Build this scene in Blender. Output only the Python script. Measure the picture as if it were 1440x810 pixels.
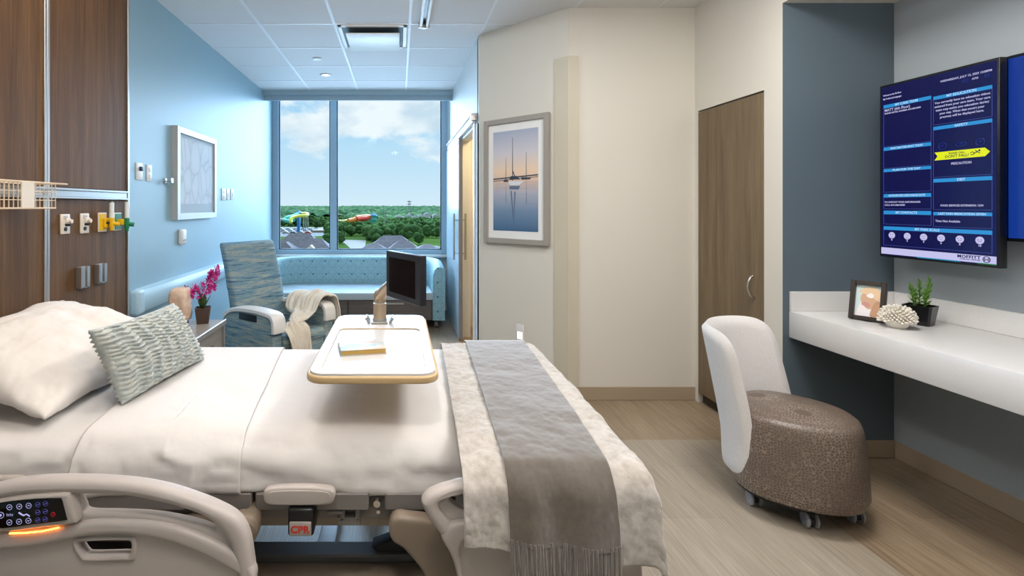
import bpy, bmesh, math, random
from mathutils import Vector, Matrix, noise as mnoise
R = math.radians
PI = math.pi
for o in list(bpy.data.objects): bpy.data.objects.remove(o)
COL = bpy.context.scene.collection
SC = bpy.context.scene
random.seed(7)

# ------------------------------------------------------------ camera, world, lights, exposure
H = 1.44          # eye height
CZ = 2.916        # ceiling height
cam = bpy.data.objects.new('camera', bpy.data.cameras.new('camera'))
COL.objects.link(cam); SC.camera = cam
cam.location = (0, 0, H); cam.rotation_euler = (R(90), 0, 0)
cam.data.sensor_width = 36.0; cam.data.lens = 17.5
cam.data.shift_x = 159/1440; cam.data.shift_y = -115/1440
cam.data.clip_start = 0.05; cam.data.clip_end = 5000

SC.view_settings.view_transform = 'Standard'
SC.view_settings.look = 'None'
SC.view_settings.gamma = 1
SC.view_settings.use_curve_mapping = False
SC.view_settings.exposure = 0.0

def lin(h):
    h = h.lstrip('#'); v = [int(h[i:i+2], 16)/255 for i in (0, 2, 4)]
    return tuple([(c/12.92 if c <= .04045 else ((c+.055)/1.055)**2.4) for c in v] + [1])

W = bpy.data.worlds.new('world'); SC.world = W; W.use_nodes = True
def build_world():
    nt = W.node_tree; N = nt.nodes; L = nt.links; N.clear()
    out = N.new('ShaderNodeOutputWorld'); bg = N.new('ShaderNodeBackground')
    tc = N.new('ShaderNodeTexCoord'); sep = N.new('ShaderNodeSeparateXYZ')
    L.new(tc.outputs['Generated'], sep.inputs[0])
    ramp = N.new('ShaderNodeValToRGB'); e = ramp.color_ramp.elements
    e[0].position = 0.0; e[0].color = lin('e0eef8')
    e[1].position = 0.5; e[1].color = lin('6aaee0')
    m = e.new(0.12); m.color = lin('c2e2f6')
    m = e.new(0.22); m.color = lin('92ccf0')
    L.new(sep.outputs['Z'], ramp.inputs[0])
    mp = N.new('ShaderNodeMapping'); mp.inputs['Scale'].default_value = (1, 1, 1.9)
    mp.inputs['Location'].default_value = (3.13, 0.4, 0.77)
    L.new(tc.outputs['Generated'], mp.inputs[0])
    n1 = N.new('ShaderNodeTexNoise'); n1.inputs['Scale'].default_value = 5.0
    n1.inputs['Detail'].default_value = 9; n1.inputs['Roughness'].default_value = .52
    L.new(mp.outputs[0], n1.inputs['Vector'])
    # more cloud cover higher up, clear band near the horizon
    cov = N.new('ShaderNodeMapRange'); cov.inputs[1].default_value = .07; cov.inputs[2].default_value = .16
    cov.inputs[3].default_value = -.12; cov.inputs[4].default_value = .12
    L.new(sep.outputs['Z'], cov.inputs[0])
    add = N.new('ShaderNodeMath'); add.operation = 'ADD'
    L.new(n1.outputs['Fac'], add.inputs[0]); L.new(cov.outputs[0], add.inputs[1])
    r2 = N.new('ShaderNodeMapRange'); r2.inputs[1].default_value = .47; r2.inputs[2].default_value = .56
    r2.interpolation_type = 'SMOOTHSTEP'
    L.new(add.outputs[0], r2.inputs[0])
    n2 = N.new('ShaderNodeTexNoise'); n2.inputs['Scale'].default_value = 12; n2.inputs['Detail'].default_value = 5
    L.new(mp.outputs[0], n2.inputs['Vector'])
    cr = N.new('ShaderNodeValToRGB'); e = cr.color_ramp.elements
    e[0].position = .35; e[0].color = lin('d3e2ee'); e[1].position = .6; e[1].color = lin('fbfcfd')
    L.new(n2.outputs['Fac'], cr.inputs[0])
    mix = N.new('ShaderNodeMix'); mix.data_type = 'RGBA'
    L.new(r2.outputs[0], mix.inputs['Factor']); L.new(ramp.outputs[0], mix.inputs['A']); L.new(cr.outputs[0], mix.inputs['B'])
    L.new(mix.outputs['Result'], bg.inputs[0]); bg.inputs[1].default_value = 1.08
    L.new(bg.outputs[0], out.inputs[0])
build_world()

def light(name, kind, loc, energy, color, size=.5, size_y=None, target=None, rot=None, angle=None, spread=None):
    d = bpy.data.lights.new(name, kind); d.energy = energy; d.color = lin(color)[:3]
    if kind == 'AREA':
        d.size = size
        if size_y: d.shape = 'RECTANGLE'; d.size_y = size_y
        if spread: d.spread = R(spread)
    if kind == 'SUN': d.angle = R(angle)
    o = bpy.data.objects.new(name, d); COL.objects.link(o); o.location = loc
    if target is not None:
        o.rotation_euler = (Vector(target)-Vector(loc)).to_track_quat('-Z', 'Y').to_euler()
    elif rot: o.rotation_euler = rot
    return o
# bright hazy sky glow entering the window, broad and blue; and the real sun high behind the building
light('sky_glow', 'SUN', (0, 20, 12), 26.0, 'c2deff', angle=110, target=(0.0, 0, 6.5))
light('sun', 'SUN', (20, -30, 60), .3, 'fff1dc', angle=2, target=(0, 0, 0))
# ceiling lamps of the room, with a few added fill lights among them
light('downlight_over_bed', 'AREA', (-0.12, 0.38, 2.88), 16, 'fff4ea', .22, target=(-.3, 1.0, 0))
light('headwall_lamp', 'AREA', (-.75, 2.0, 2.88), 12, 'fff0e4', .5, .9, rot=(0, 0, 0))
light('troffer_over_foyer', 'AREA', (1.45, 1.95, 2.88), 44, 'fffaf6', .6, .6, rot=(0, 0, 0))
light('troffer_behind', 'AREA', (1.2, -.4, 2.88), 3, 'fff7f0', .6, 1.2, rot=(0, 0, 0))
light('added_ceiling_fill', 'AREA', (-1.42, 1.7, 2.62), 12, 'ffeddb', .12, 1.6, rot=(PI, 0, 0))  # added out of view to brighten the ceiling; no known headwall fixture
light('added_bounce_light', 'AREA', (.9, .3, 1.95), 74, 'fff9f5', .5, rot=(PI, 0, 0))  # added light bounced off the ceiling; no floor lamp stands here
light('added_wall_fill', 'AREA', (-.55, 2.95, 2.89), 20, 'f6faff', .3, target=(.55, 3.5, 0.6))  # added fill aimed at the dim angled wall, not a known ceiling lamp
light('bathroom_lamp', 'AREA', (1.3, 5.2, 2.5), 22, 'ffe0a8', .4, rot=(0, 0, 0))

# ------------------------------------------------------------ helpers
def PX(px, Y): return (px-561)/700*Y
def PZ(py, Y): return H-(py-290)/700*Y

ORG = {}
def tag(o, label=None, cat=None, group=None, kind=None):
    if label: o['label'] = label
    if cat: o['category'] = cat
    if group: o['group'] = group
    if kind: o['kind'] = kind
    return o
def thing(name, label, cat, loc=(0, 0, 0), rz=0, group=None):
    o = bpy.data.objects.new(name, None); COL.objects.link(o)
    o.empty_display_size = .1
    o.location = loc; o.rotation_euler = (0, 0, rz); ORG[o] = Vector(loc)
    return tag(o, label, cat, group)
def mesh_from(bm, name, mat, smooth=35, recalc=True):
    if recalc: bmesh.ops.recalc_face_normals(bm, faces=bm.faces)
    me = bpy.data.meshes.new(name); bm.to_mesh(me); bm.free()
    if mat: me.materials.append(mat)
    if smooth is not None:
        for p in me.polygons: p.use_smooth = True
        if smooth < 180: me.set_sharp_from_angle(angle=R(smooth))
    return me
def obj(name, bm, mat, parent=None, label=None, cat=None, group=None, kind=None, smooth=35, loc=None, local=False, recalc=True):
    """links bm as ONE mesh object. world coordinates unless local."""
    if parent is not None: base = ORG[parent]
    else: base = Vector(loc) if loc is not None else Vector((0, 0, 0))
    if not local and base.length > 0: bmesh.ops.translate(bm, verts=bm.verts, vec=-base)
    me = mesh_from(bm, name, mat, smooth, recalc)
    o = bpy.data.objects.new(name, me); COL.objects.link(o)
    if parent is not None:
        o.parent = parent; ORG[o] = base
    else:
        o.location = base; ORG[o] = base
    return tag(o, label, cat, group, kind)
def obj_each(name, bm, mat, parent, **kw):
    """every loose piece of bm becomes a part of its own"""
    bm.verts.index_update(); seen = set(); out = []
    for v in bm.verts:
        if v in seen: continue
        comp = []; st = [v]; seen.add(v)
        while st:
            q = st.pop(); comp.append(q)
            for e in q.link_edges:
                w = e.other_vert(q)
                if w not in seen: seen.add(w); st.append(w)
        c = B(); mp = {q: c.verts.new(q.co) for q in comp}
        for f in {f for q in comp for f in q.link_faces}: c.faces.new([mp[q] for q in f.verts])
        out.append(obj(name, c, mat, parent, **kw))
    bm.free(); return out
def tree_copy(o, parent=None):
    c = o.copy(); COL.objects.link(c)
    if parent is not None: c.parent = parent
    for ch in list(o.children): tree_copy(ch, c)
    return c
def struct(name, bm, mat, smooth=30, recalc=True, parent=None):
    return obj(name, bm, mat, parent=parent, kind='structure' if parent is None else None, smooth=smooth, recalc=recalc)

def B(): return bmesh.new()
def merge(bm, src):
    me = bpy.data.meshes.new('tmp'); src.to_mesh(me); src.free(); bm.from_mesh(me); bpy.data.meshes.remove(me)
    return bm
def box(bm, x0, x1, y0, y1, z0, z1, r=0, seg=2, M=None):
    t = B(); bmesh.ops.create_cube(t, size=1)
    for v in t.verts:
        v.co = Vector(((x0+x1)/2+v.co.x*(x1-x0), (y0+y1)/2+v.co.y*(y1-y0), (z0+z1)/2+v.co.z*(z1-z0)))
    if r > 0:
        bmesh.ops.bevel(t, geom=list(t.edges), offset=r, segments=seg, profile=.5, affect='EDGES')
    if M is not None: bmesh.ops.transform(t, matrix=M, verts=t.verts)
    return merge(bm, t)
def cyl(bm, p0, p1, r0, r1=None, seg=20, caps=True):
    if r1 is None: r1 = r0
    p0 = Vector(p0); p1 = Vector(p1); d = p1-p0
    t = B(); bmesh.ops.create_cone(t, cap_ends=caps, cap_tris=False, segments=seg, radius1=r0, radius2=r1, depth=d.length)
    M = Matrix.Translation((p0+p1)/2) @ d.to_track_quat('Z', 'Y').to_matrix().to_4x4()
    bmesh.ops.transform(t, matrix=M, verts=t.verts)
    return merge(bm, t)
def ball(bm, c, r, sub=2, s=(1, 1, 1)):
    t = B(); bmesh.ops.create_icosphere(t, subdivisions=sub, radius=r)
    for v in t.verts: v.co = Vector((v.co.x*s[0]+c[0], v.co.y*s[1]+c[1], v.co.z*s[2]+c[2]))
    return merge(bm, t)
def lathe(bm, prof, c=(0, 0, 0), seg=28, M=None):
    t = B(); rings = []
    for r, z in prof:
        if r < 1e-6: rings.append([t.verts.new((0, 0, z))])
        else: rings.append([t.verts.new((r*math.cos(2*PI*i/seg), r*math.sin(2*PI*i/seg), z)) for i in range(seg)])
    for a, b in zip(rings, rings[1:]):
        for i in range(seg):
            j = (i+1) % seg
            if len(a) == 1 and len(b) == 1: continue
            if len(a) == 1: t.faces.new((a[0], b[j], b[i]))
            elif len(b) == 1: t.faces.new((a[i], a[j], b[0]))
            else: t.faces.new((a[i], a[j], b[j], b[i]))
    if M is not None: bmesh.ops.transform(t, matrix=M, verts=t.verts)
    bmesh.ops.translate(t, verts=t.verts, vec=Vector(c))
    return merge(bm, t)
def tube(bm, pts, r, seg=10, closed=False, sy=1.0, caps=True):
    """tube along points; r number or list; sy squashes the section's second axis"""
    pts = [Vector(p) for p in pts]; n = len(pts)
    rr = r if isinstance(r, (list, tuple)) else [r]*n
    t = B(); rings = []
    up = None
    for i in range(n):
        a = pts[(i-1) % n] if (closed or i > 0) else pts[i]
        b = pts[(i+1) % n] if (closed or i < n-1) else pts[i]
        d = (b-a).normalized()
        if up is None:
            up = Vector((0, 0, 1)) if abs(d.z) < .9 else Vector((0, 1, 0))
        s = d.cross(up).normalized(); up = s.cross(d).normalized()
        rings.append([t.verts.new(pts[i]+s*math.cos(2*PI*k/seg)*rr[i]+up*math.sin(2*PI*k/seg)*rr[i]*sy) for k in range(seg)])
    m = n if closed else n-1
    for i in range(m):
        a = rings[i]; b = rings[(i+1) % n]
        for k in range(seg):
            t.faces.new((a[k], a[(k+1) % seg], b[(k+1) % seg], b[k]))
    if not closed and caps:
        t.faces.new(rings[0][::-1]); t.faces.new(rings[-1])
    return merge(bm, t)
def cat(pts, n=6, closed=False):
    """catmull-rom resample"""
    P = [Vector(p) for p in pts]; out = []
    m = len(P) if closed else len(P)-1
    for i in range(m):
        p1 = P[i]; p2 = P[(i+1) % len(P)]
        p0 = P[i-1] if (closed or i > 0) else p1*2-p2
        p3 = P[(i+2) % len(P)] if (closed or i+2 < len(P)) else p2*2-p1
        for k in range(n):
            t = k/n
            out.append(.5*((2*p1)+(p2-p0)*t+(2*p0-5*p1+4*p2-p3)*t*t+(3*p1-p0-3*p2+p3)*t**3))
    if not closed: out.append(P[-1])
    return out
def grid(bm, f, nu, nv, wrap_u=False):
    t = B(); V = []
    for i in range(nu if wrap_u else nu+1):
        V.append([t.verts.new(f(i/nu, j/nv)) for j in range(nv+1)])
    for i in range(nu):
        a = V[i]; b = V[(i+1) % len(V)] if wrap_u else V[i+1]
        for j in range(nv): t.faces.new((a[j], b[j], b[j+1], a[j+1]))
    return merge(bm, t)
def solid(loops, depth, bevel=0, M=Matrix.Identity(4), bres=3):
    """filled 2D outline(s) with holes, extruded; returns a bmesh. Outline in local xy, thickness along z centred."""
    cu = bpy.data.curves.new('tmp', 'CURVE'); cu.dimensions = '2D'; cu.fill_mode = 'BOTH'
    for lp in loops:
        s = cu.splines.new('POLY'); s.points.add(len(lp)-1)
        for i, p in enumerate(lp): s.points[i].co = (p[0], p[1], 0, 1)
        s.use_cyclic_u = True
    cu.extrude = max(depth/2-bevel, 1e-5); cu.bevel_depth = bevel; cu.bevel_resolution = bres; cu.offset = -bevel
    o = bpy.data.objects.new('tmp', cu); COL.objects.link(o)
    dg = bpy.context.evaluated_depsgraph_get(); dg.update()
    me = bpy.data.meshes.new_from_object(o.evaluated_get(dg))
    bpy.data.objects.remove(o); bpy.data.curves.remove(cu)
    b = B(); b.from_mesh(me); bpy.data.meshes.remove(me)
    bmesh.ops.remove_doubles(b, verts=b.verts, dist=1e-6)
    bmesh.ops.transform(b, matrix=M, verts=b.verts)
    return b
def text_bm(s, size, M, align='LEFT', depth=.0004, bold=0.0, spacing=1.0, width=None):
    cu = bpy.data.curves.new('tmp', 'FONT'); cu.body = s; cu.size = size; cu.align_x = align; cu.align_y = 'CENTER'
    cu.extrude = depth; cu.offset = bold; cu.space_character = spacing; cu.resolution_u = 3
    o = bpy.data.objects.new('tmp', cu); COL.objects.link(o)
    dg = bpy.context.evaluated_depsgraph_get(); dg.update()
    me = bpy.data.meshes.new_from_object(o.evaluated_get(dg))
    bpy.data.objects.remove(o); bpy.data.curves.remove(cu)
    b = B(); b.from_mesh(me); bpy.data.meshes.remove(me)
    if width and b.verts:
        xs = [v.co.x for v in b.verts]; k = width/(max(xs)-min(xs))
        for v in b.verts: v.co.x *= k
    bmesh.ops.transform(b, matrix=M, verts=b.verts)
    return b
def frame_M(origin, xdir, ydir):
    x = Vector(xdir).normalized(); y = Vector(ydir).normalized(); z = x.cross(y)
    M = Matrix((x, y, z)).transposed().to_4x4(); M.translation = Vector(origin)
    return M
def fbm(p, s=1.0, o=4): return mnoise.fractal(Vector(p)*s, 1.0, 2.0, o)

# ------------------------------------------------------------ materials
def newmat(name):
    m = bpy.data.materials.new(name); m.use_nodes = True
    nt = m.node_tree; nt.nodes.clear()
    out = nt.nodes.new('ShaderNodeOutputMaterial'); b = nt.nodes.new('ShaderNodeBsdfPrincipled')
    nt.links.new(b.outputs[0], out.inputs[0])
    return m, nt, b
def tex_coord(nt, scale=(1, 1, 1), rot=(0, 0, 0), loc=(0, 0, 0)):
    tc = nt.nodes.new('ShaderNodeTexCoord'); mp = nt.nodes.new('ShaderNodeMapping')
    mp.inputs['Scale'].default_value = scale; mp.inputs['Rotation'].default_value = rot; mp.inputs['Location'].default_value = loc
    nt.links.new(tc.outputs['Object'], mp.inputs[0]); return mp.outputs[0]
def noise_n(nt, vec, scale, detail=4, rough=.5, dist=0):
    n = nt.nodes.new('ShaderNodeTexNoise'); n.inputs['Scale'].default_value = scale
    n.inputs['Detail'].default_value = detail; n.inputs['Roughness'].default_value = rough; n.inputs['Distortion'].default_value = dist
    nt.links.new(vec, n.inputs['Vector']); return n.outputs['Fac']
def ramp_n(nt, fac, stops, interp='LINEAR'):
    r = nt.nodes.new('ShaderNodeValToRGB'); r.color_ramp.interpolation = interp
    e = r.color_ramp.elements
    e[0].position = stops[0][0]; e[0].color = lin(stops[0][1]); e[1].position = stops[-1][0]; e[1].color = lin(stops[-1][1])
    for p, c in stops[1:-1]:
        x = e.new(p); x.color = lin(c)
    nt.links.new(fac, r.inputs[0]); return r.outputs[0]
def bump_n(nt, b, h, strength=.3, dist=.01):
    n = nt.nodes.new('ShaderNodeBump'); n.inputs['Strength'].default_value = strength; n.inputs['Distance'].default_value = dist
    nt.links.new(h, n.inputs['Height']); nt.links.new(n.outputs[0], b.inputs['Normal'])
def math_n(nt, op, a, b=None, c=None):
    n = nt.nodes.new('ShaderNodeMath'); n.operation = op
    for i, v in enumerate((a, b, c)):
        if v is None: continue
        if isinstance(v, (int, float)): n.inputs[i].default_value = v
        else: nt.links.new(v, n.inputs[i])
    return n.outputs[0]
def mix_n(nt, f, a, b):
    n = nt.nodes.new('ShaderNodeMix'); n.data_type = 'RGBA'
    for k, v in (('Factor', f), ('A', a), ('B', b)):
        if isinstance(v, str): n.inputs[k].default_value = lin(v)
        elif isinstance(v, (int, float)): n.inputs[k].default_value = v
        else: nt.links.new(v, n.inputs[k])
    return n.outputs['Result']
def pbr(name, col, rough=.5, metal=0, var=None, bump=None, sheen=0, coat=0, emit=None, estr=1, spec=None):
    m, nt, b = newmat(name)
    b.inputs['Base Color'].default_value = lin(col); b.inputs['Roughness'].default_value = rough; b.inputs['Metallic'].default_value = metal
    if var:
        sc, col2 = var
        v = tex_coord(nt); n = noise_n(nt, v, sc, 5)
        nt.links.new(ramp_n(nt, n, [(.35, col), (.65, col2)]), b.inputs['Base Color'])
    if bump:
        v = tex_coord(nt); n = noise_n(nt, v, bump[0], 4); bump_n(nt, b, n, bump[1], bump[2] if len(bump) > 2 else .005)
    if sheen: b.inputs['Sheen Weight'].default_value = sheen; b.inputs['Sheen Roughness'].default_value = .5
    if coat: b.inputs['Coat Weight'].default_value = coat
    if spec is not None: b.inputs['Specular IOR Level'].default_value = spec
    if emit: b.inputs['Emission Color'].default_value = lin(emit); b.inputs['Emission Strength'].default_value = estr
    return m
def wood(name, c1, c2, c3, axis='Z', rough=.38, scale=1.0, planks=None):
    m, nt, b = newmat(name)
    s = {'Z': (14, 14, .55), 'X': (.55, 14, 14), 'Y': (14, .55, 14)}[axis]
    s = tuple(q*scale for q in s)
    v = tex_coord(nt, s)
    n = noise_n(nt, v, 1.4, 8, .62, .6)
    s2 = tuple(q*5 for q in s)
    n2 = noise_n(nt, tex_coord(nt, s2), 2.0, 5, .6)
    mixf = math_n(nt, 'ADD', math_n(nt, 'MULTIPLY', n, .7), math_n(nt, 'MULTIPLY', n2, .3))
    c = ramp_n(nt, mixf, [(.3, c1), (.5, c2), (.68, c3)])
    nt.links.new(c, b.inputs['Base Color']); b.inputs['Roughness'].default_value = rough; b.inputs['Specular IOR Level'].default_value = .22
    bump_n(nt, b, n2, .08, .002)
    return m
M_ = {}
M_['blue_wall'] = pbr('blue_wall_paint', '92b3c1', .42, bump=(120, .04, .001))
M_['cream'] = pbr('cream_wall_paint', 'd6d2c7', .5, bump=(90, .03, .001))
M_['white_wall'] = pbr('white_wall_paint', 'dfe3e3', .5)
M_['slate'] = pbr('slate_blue_wall_paint', '56646d', .45, bump=(90, .03, .001))
M_['grey_wall'] = pbr('pale_grey_wall_paint', '9fa7ab', .5, bump=(90, .03, .001))
M_['tile'] = pbr('ceiling_tile', 'd9d8d6', .8, bump=(160, .15, .002))
M_['grid'] = pbr('ceiling_grid_metal', 'dfe2e4', .45)
M_['base'] = pbr('tan_rubber_base', 'a3937c', .45)
M_['jamb'] = pbr('corner_guard_vinyl', 'c4bda9', .4)
M_['white'] = pbr('white_plastic', 'e3e2df', .35)
M_['ivory'] = pbr('ivory_plastic', 'ddd2c2', .4)
M_['walnut'] = wood('walnut_laminate', '412c19', '5c432a', '745738', 'Z', .55)
M_['oakdoor'] = wood('taupe_oak_laminate', '5f503d', '766650', '88785f', 'Z', .42)
M_['greywood'] = wood('grey_wood_laminate', '6b6661', '8b847c', 'a39b90', 'Y', .3)
M_['sofawood'] = wood('sofa_drawer_laminate', '4d4641', '615954', '736a63', 'X', .4)
M_['alu'] = pbr('brushed_aluminium', 'b4b2ae', .32, .85)
M_['steel'] = pbr('polished_steel', 'c8c6c2', .18, 1)
M_['winframe'] = pbr('window_frame_paint', 'a4bccb', .4, 0)
M_['gasket'] = pbr('black_gasket', '14181c', .6)
M_['black'] = pbr('black_plastic', '0e0f12', .3)
M_['dark'] = pbr('dark_rubber', '1c1c1f', .6)
M_['bedplastic'] = pbr('bed_rail_plastic', 'b9b1ac', .38, bump=(300, .03, .001))
M_['bedplastic2'] = pbr('bed_rail_inner_plastic', 'b3aba4', .42)
M_['bedgrey'] = pbr('bed_frame_grey', '5c5a59', .5)
M_['bedgrey2'] = pbr('bed_frame_light_grey', '7b7672', .5)
M_['taupe'] = pbr('taupe_plastic', '8b7d6e', .45)
M_['red'] = pbr('red_print', 'c8322a', .5)
def cloth_mat(name, col, col2=None, wr=.15, sheen=.2, fine=900, rough=.85, sscale=14):
    m, nt, b = newmat(name)
    v = tex_coord(nt)
    if col2:
        n = noise_n(nt, v, sscale, 6, .65); nt.links.new(ramp_n(nt, n, [(.35, col), (.65, col2)]), b.inputs['Base Color'])
    else: b.inputs['Base Color'].default_value = lin(col)
    b.inputs['Roughness'].default_value = rough; b.inputs['Sheen Weight'].default_value = sheen
    b.inputs['Specular IOR Level'].default_value = .2
    h = math_n(nt, 'ADD', noise_n(nt, v, 9, 3, .5), math_n(nt, 'MULTIPLY', noise_n(nt, v, fine, 2), .05))
    bump_n(nt, b, h, wr, .02)
    return m
M_['sheet'] = cloth_mat('white_cotton_sheet', 'dddad7', wr=.3, sheen=.1)
M_['pillowcase'] = cloth_mat('white_pillowcase', 'e0dbd5', wr=.35, sheen=.1)
M_['fleece'] = cloth_mat('cream_fleece', 'a39c93', 'bdb8b1', wr=.45, sheen=.5, fine=300, sscale=34)
M_['throw'] = cloth_mat('taupe_knit_throw', '463c2f', '53483a', wr=.25, sheen=1.0, fine=700, sscale=60)
_tb = M_['throw'].node_tree.nodes['Principled BSDF']; _tb.inputs['Sheen Roughness'].default_value = .6
M_['cushion'] = cloth_mat('blue_grey_fur', '9ba7a6', 'c6c8c0', wr=.5, sheen=.6, fine=260, sscale=26)
M_['creamthrow'] = cloth_mat('cream_knit', 'd6ccba', 'ded6c7', wr=.3, sheen=.5, fine=500)

def stripe_mat():
    m, nt, b = newmat('striped_recliner_fabric')
    v = tex_coord(nt, (1.6, 1.6, 26), rot=(R(3), R(-4), 0))
    n = noise_n(nt, v, 2.2, 6, .7, .3)
    c = ramp_n(nt, n, [(.30, '2c4f66'), (.40, '4b7187'), (.46, '7b99a3'), (.51, '5f8698'), (.55, 'a7a797'), (.60, '86a0a6'), (.68, '557b8e')])
    nt.links.new(c, b.inputs['Base Color']); b.inputs['Roughness'].default_value = .7
    bump_n(nt, b, noise_n(nt, tex_coord(nt), 350, 2), .2, .002)
    return m
M_['stripe'] = stripe_mat()
def lattice_mat():
    m, nt, b = newmat('teal_lattice_fabric')
    tc = nt.nodes.new('ShaderNodeTexCoord'); sp = nt.nodes.new('ShaderNodeSeparateXYZ'); nt.links.new(tc.outputs['Object'], sp.inputs[0])
    x = math_n(nt, 'MULTIPLY', math_n(nt, 'ADD', sp.outputs[0], sp.outputs[1]), 1/.17)
    z = math_n(nt, 'MULTIPLY', sp.outputs[2], 1/.17)
    def line(a, w):
        f = math_n(nt, 'FRACT', a); d = math_n(nt, 'ABSOLUTE', math_n(nt, 'SUBTRACT', f, .5))
        return math_n(nt, 'LESS_THAN', d, w)
    l = None
    for a in (math_n(nt, 'ADD', x, z), math_n(nt, 'SUBTRACT', x, z)):
        q = line(math_n(nt, 'MULTIPLY', a, 1.5), .035); l = q if l is None else math_n(nt, 'MAXIMUM', l, q)
    for a in (x, z):
        q = line(math_n(nt, 'MULTIPLY', a, 2), .03); l = math_n(nt, 'MAXIMUM', l, q)
    fx = math_n(nt, 'SUBTRACT', math_n(nt, 'FRACT', x), .5); fz = math_n(nt, 'SUBTRACT', math_n(nt, 'FRACT', math_n(nt, 'ADD', z, .3)), .5)
    dd = math_n(nt, 'ADD', math_n(nt, 'MULTIPLY', fx, fx), math_n(nt, 'MULTIPLY', fz, fz))
    dot = math_n(nt, 'LESS_THAN', dd, .006)
    n = noise_n(nt, tex_coord(nt), 60, 3)
    base = ramp_n(nt, n, [(.3, '8bb2b9'), (.7, '9bbfc4')])
    c = mix_n(nt, math_n(nt, 'MULTIPLY', l, .55), base, '6697a6')
    c = mix_n(nt, math_n(nt, 'MULTIPLY', dot, .8), c, '3a6273')
    nt.links.new(c, b.inputs['Base Color']); b.inputs['Roughness'].default_value = .55
    return m
M_['lattice'] = lattice_mat()
def drum_mat():
    m, nt, b = newmat('brown_dotted_vinyl')
    v = tex_coord(nt)
    vo = nt.nodes.new('ShaderNodeTexVoronoi'); vo.feature = 'DISTANCE_TO_EDGE'; vo.inputs['Scale'].default_value = 82
    vo.inputs['Randomness'].default_value = .75
    nt.links.new(v, vo.inputs['Vector'])
    big = nt.nodes.new('ShaderNodeTexVoronoi'); big.feature = 'F1'; big.inputs['Scale'].default_value = 4.5; nt.links.new(v, big.inputs['Vector'])
    edge = math_n(nt, 'LESS_THAN', vo.outputs['Distance'], .075)
    ring = nt.nodes.new('ShaderNodeMapRange'); ring.inputs[1].default_value = .18; ring.inputs[2].default_value = .2
    nt.links.new(big.outputs['Distance'], ring.inputs[0])
    fade = nt.nodes.new('ShaderNodeMapRange'); fade.inputs[1].default_value = .75; fade.inputs[2].default_value = .3
    fade.inputs[3].default_value = .25; fade.inputs[4].default_value = .7
    nt.links.new(big.outputs['Distance'], fade.inputs[0])
    geo = nt.nodes.new('ShaderNodeSeparateXYZ'); nt.links.new(v, geo.inputs[0])
    f = math_n(nt, 'MULTIPLY', math_n(nt, 'MULTIPLY', edge, ring.outputs[0]), fade.outputs[0])
    c = mix_n(nt, f, '62544a', 'a99c8e')
    nt.links.new(c, b.inputs['Base Color']); b.inputs['Roughness'].default_value = .42
    bump_n(nt, b, noise_n(nt, v, 400, 2), .1, .001)
    return m
M_['drum'] = drum_mat()
M_['shell'] = pbr('heather_grey_wool', 'd0cdca', .85, var=(260, 'deddda'), bump=(420, .35, .002), sheen=.3)
M_['quartz'] = pbr('speckled_quartz', 'd0cfcd', .3, var=(420, 'dddcda'))
def glass_mat(name='window_glass', tint='f4fafc'):
    m = bpy.data.materials.new(name); m.use_nodes = True; nt = m.node_tree; nt.nodes.clear()
    out = nt.nodes.new('ShaderNodeOutputMaterial'); mx = nt.nodes.new('ShaderNodeMixShader')
    t = nt.nodes.new('ShaderNodeBsdfTransparent'); g = nt.nodes.new('ShaderNodeBsdfGlossy'); fr = nt.nodes.new('ShaderNodeFresnel')
    t.inputs[0].default_value = lin(tint); g.inputs['Roughness'].default_value = .02; fr.inputs[0].default_value = 1.08
    nt.links.new(fr.outputs[0], mx.inputs[0]); nt.links.new(t.outputs[0], mx.inputs[1]); nt.links.new(g.outputs[0], mx.inputs[2])
    nt.links.new(mx.outputs[0], out.inputs[0]); return m
M_['glass'] = glass_mat()
def floor_mat():
    m, nt, b = newmat('woven_vinyl_plank_floor')
    tc = nt.nodes.new('ShaderNodeTexCoord'); sp = nt.nodes.new('ShaderNodeSeparateXYZ'); nt.links.new(tc.outputs['Object'], sp.inputs[0])
    fine = noise_n(nt, tex_coord(nt, (130, 3.2, 1)), 1.0, 4, .65)
    broad = noise_n(nt, tex_coord(nt, (9, 1.2, 1)), 1.2, 4, .6)
    br = nt.nodes.new('ShaderNodeTexBrick'); nt.links.new(tex_coord(nt, (1, 1, 1), rot=(0, 0, R(90))), br.inputs['Vector'])
    br.inputs['Scale'].default_value = 1; br.inputs['Brick Width'].default_value = .92; br.inputs['Row Height'].default_value = .3
    br.inputs['Mortar Size'].default_value = .0025; br.inputs['Color1'].default_value = (.42, .42, .42, 1); br.inputs['Color2'].default_value = (.58, .58, .58, 1)
    br.inputs['Mortar'].default_value = (.3, .3, .3, 1)
    f = math_n(nt, 'ADD', math_n(nt, 'MULTIPLY', fine, .55), math_n(nt, 'ADD', math_n(nt, 'MULTIPLY', broad, .2), math_n(nt, 'MULTIPLY', br.outputs['Color'], .3)))
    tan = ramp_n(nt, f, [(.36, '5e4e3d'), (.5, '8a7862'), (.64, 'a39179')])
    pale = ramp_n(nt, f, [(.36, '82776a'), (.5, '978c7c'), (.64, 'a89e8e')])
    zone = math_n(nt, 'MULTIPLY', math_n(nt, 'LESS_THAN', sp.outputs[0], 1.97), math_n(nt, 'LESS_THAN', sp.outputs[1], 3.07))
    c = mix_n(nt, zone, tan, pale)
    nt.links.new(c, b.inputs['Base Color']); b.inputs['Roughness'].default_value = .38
    bump_n(nt, b, fine, .12, .001)
    return m
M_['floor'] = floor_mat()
def YX(px, X): return X*700/(px-561)
def ZX(py, px, X): return PZ(py, YX(px, X))
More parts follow.
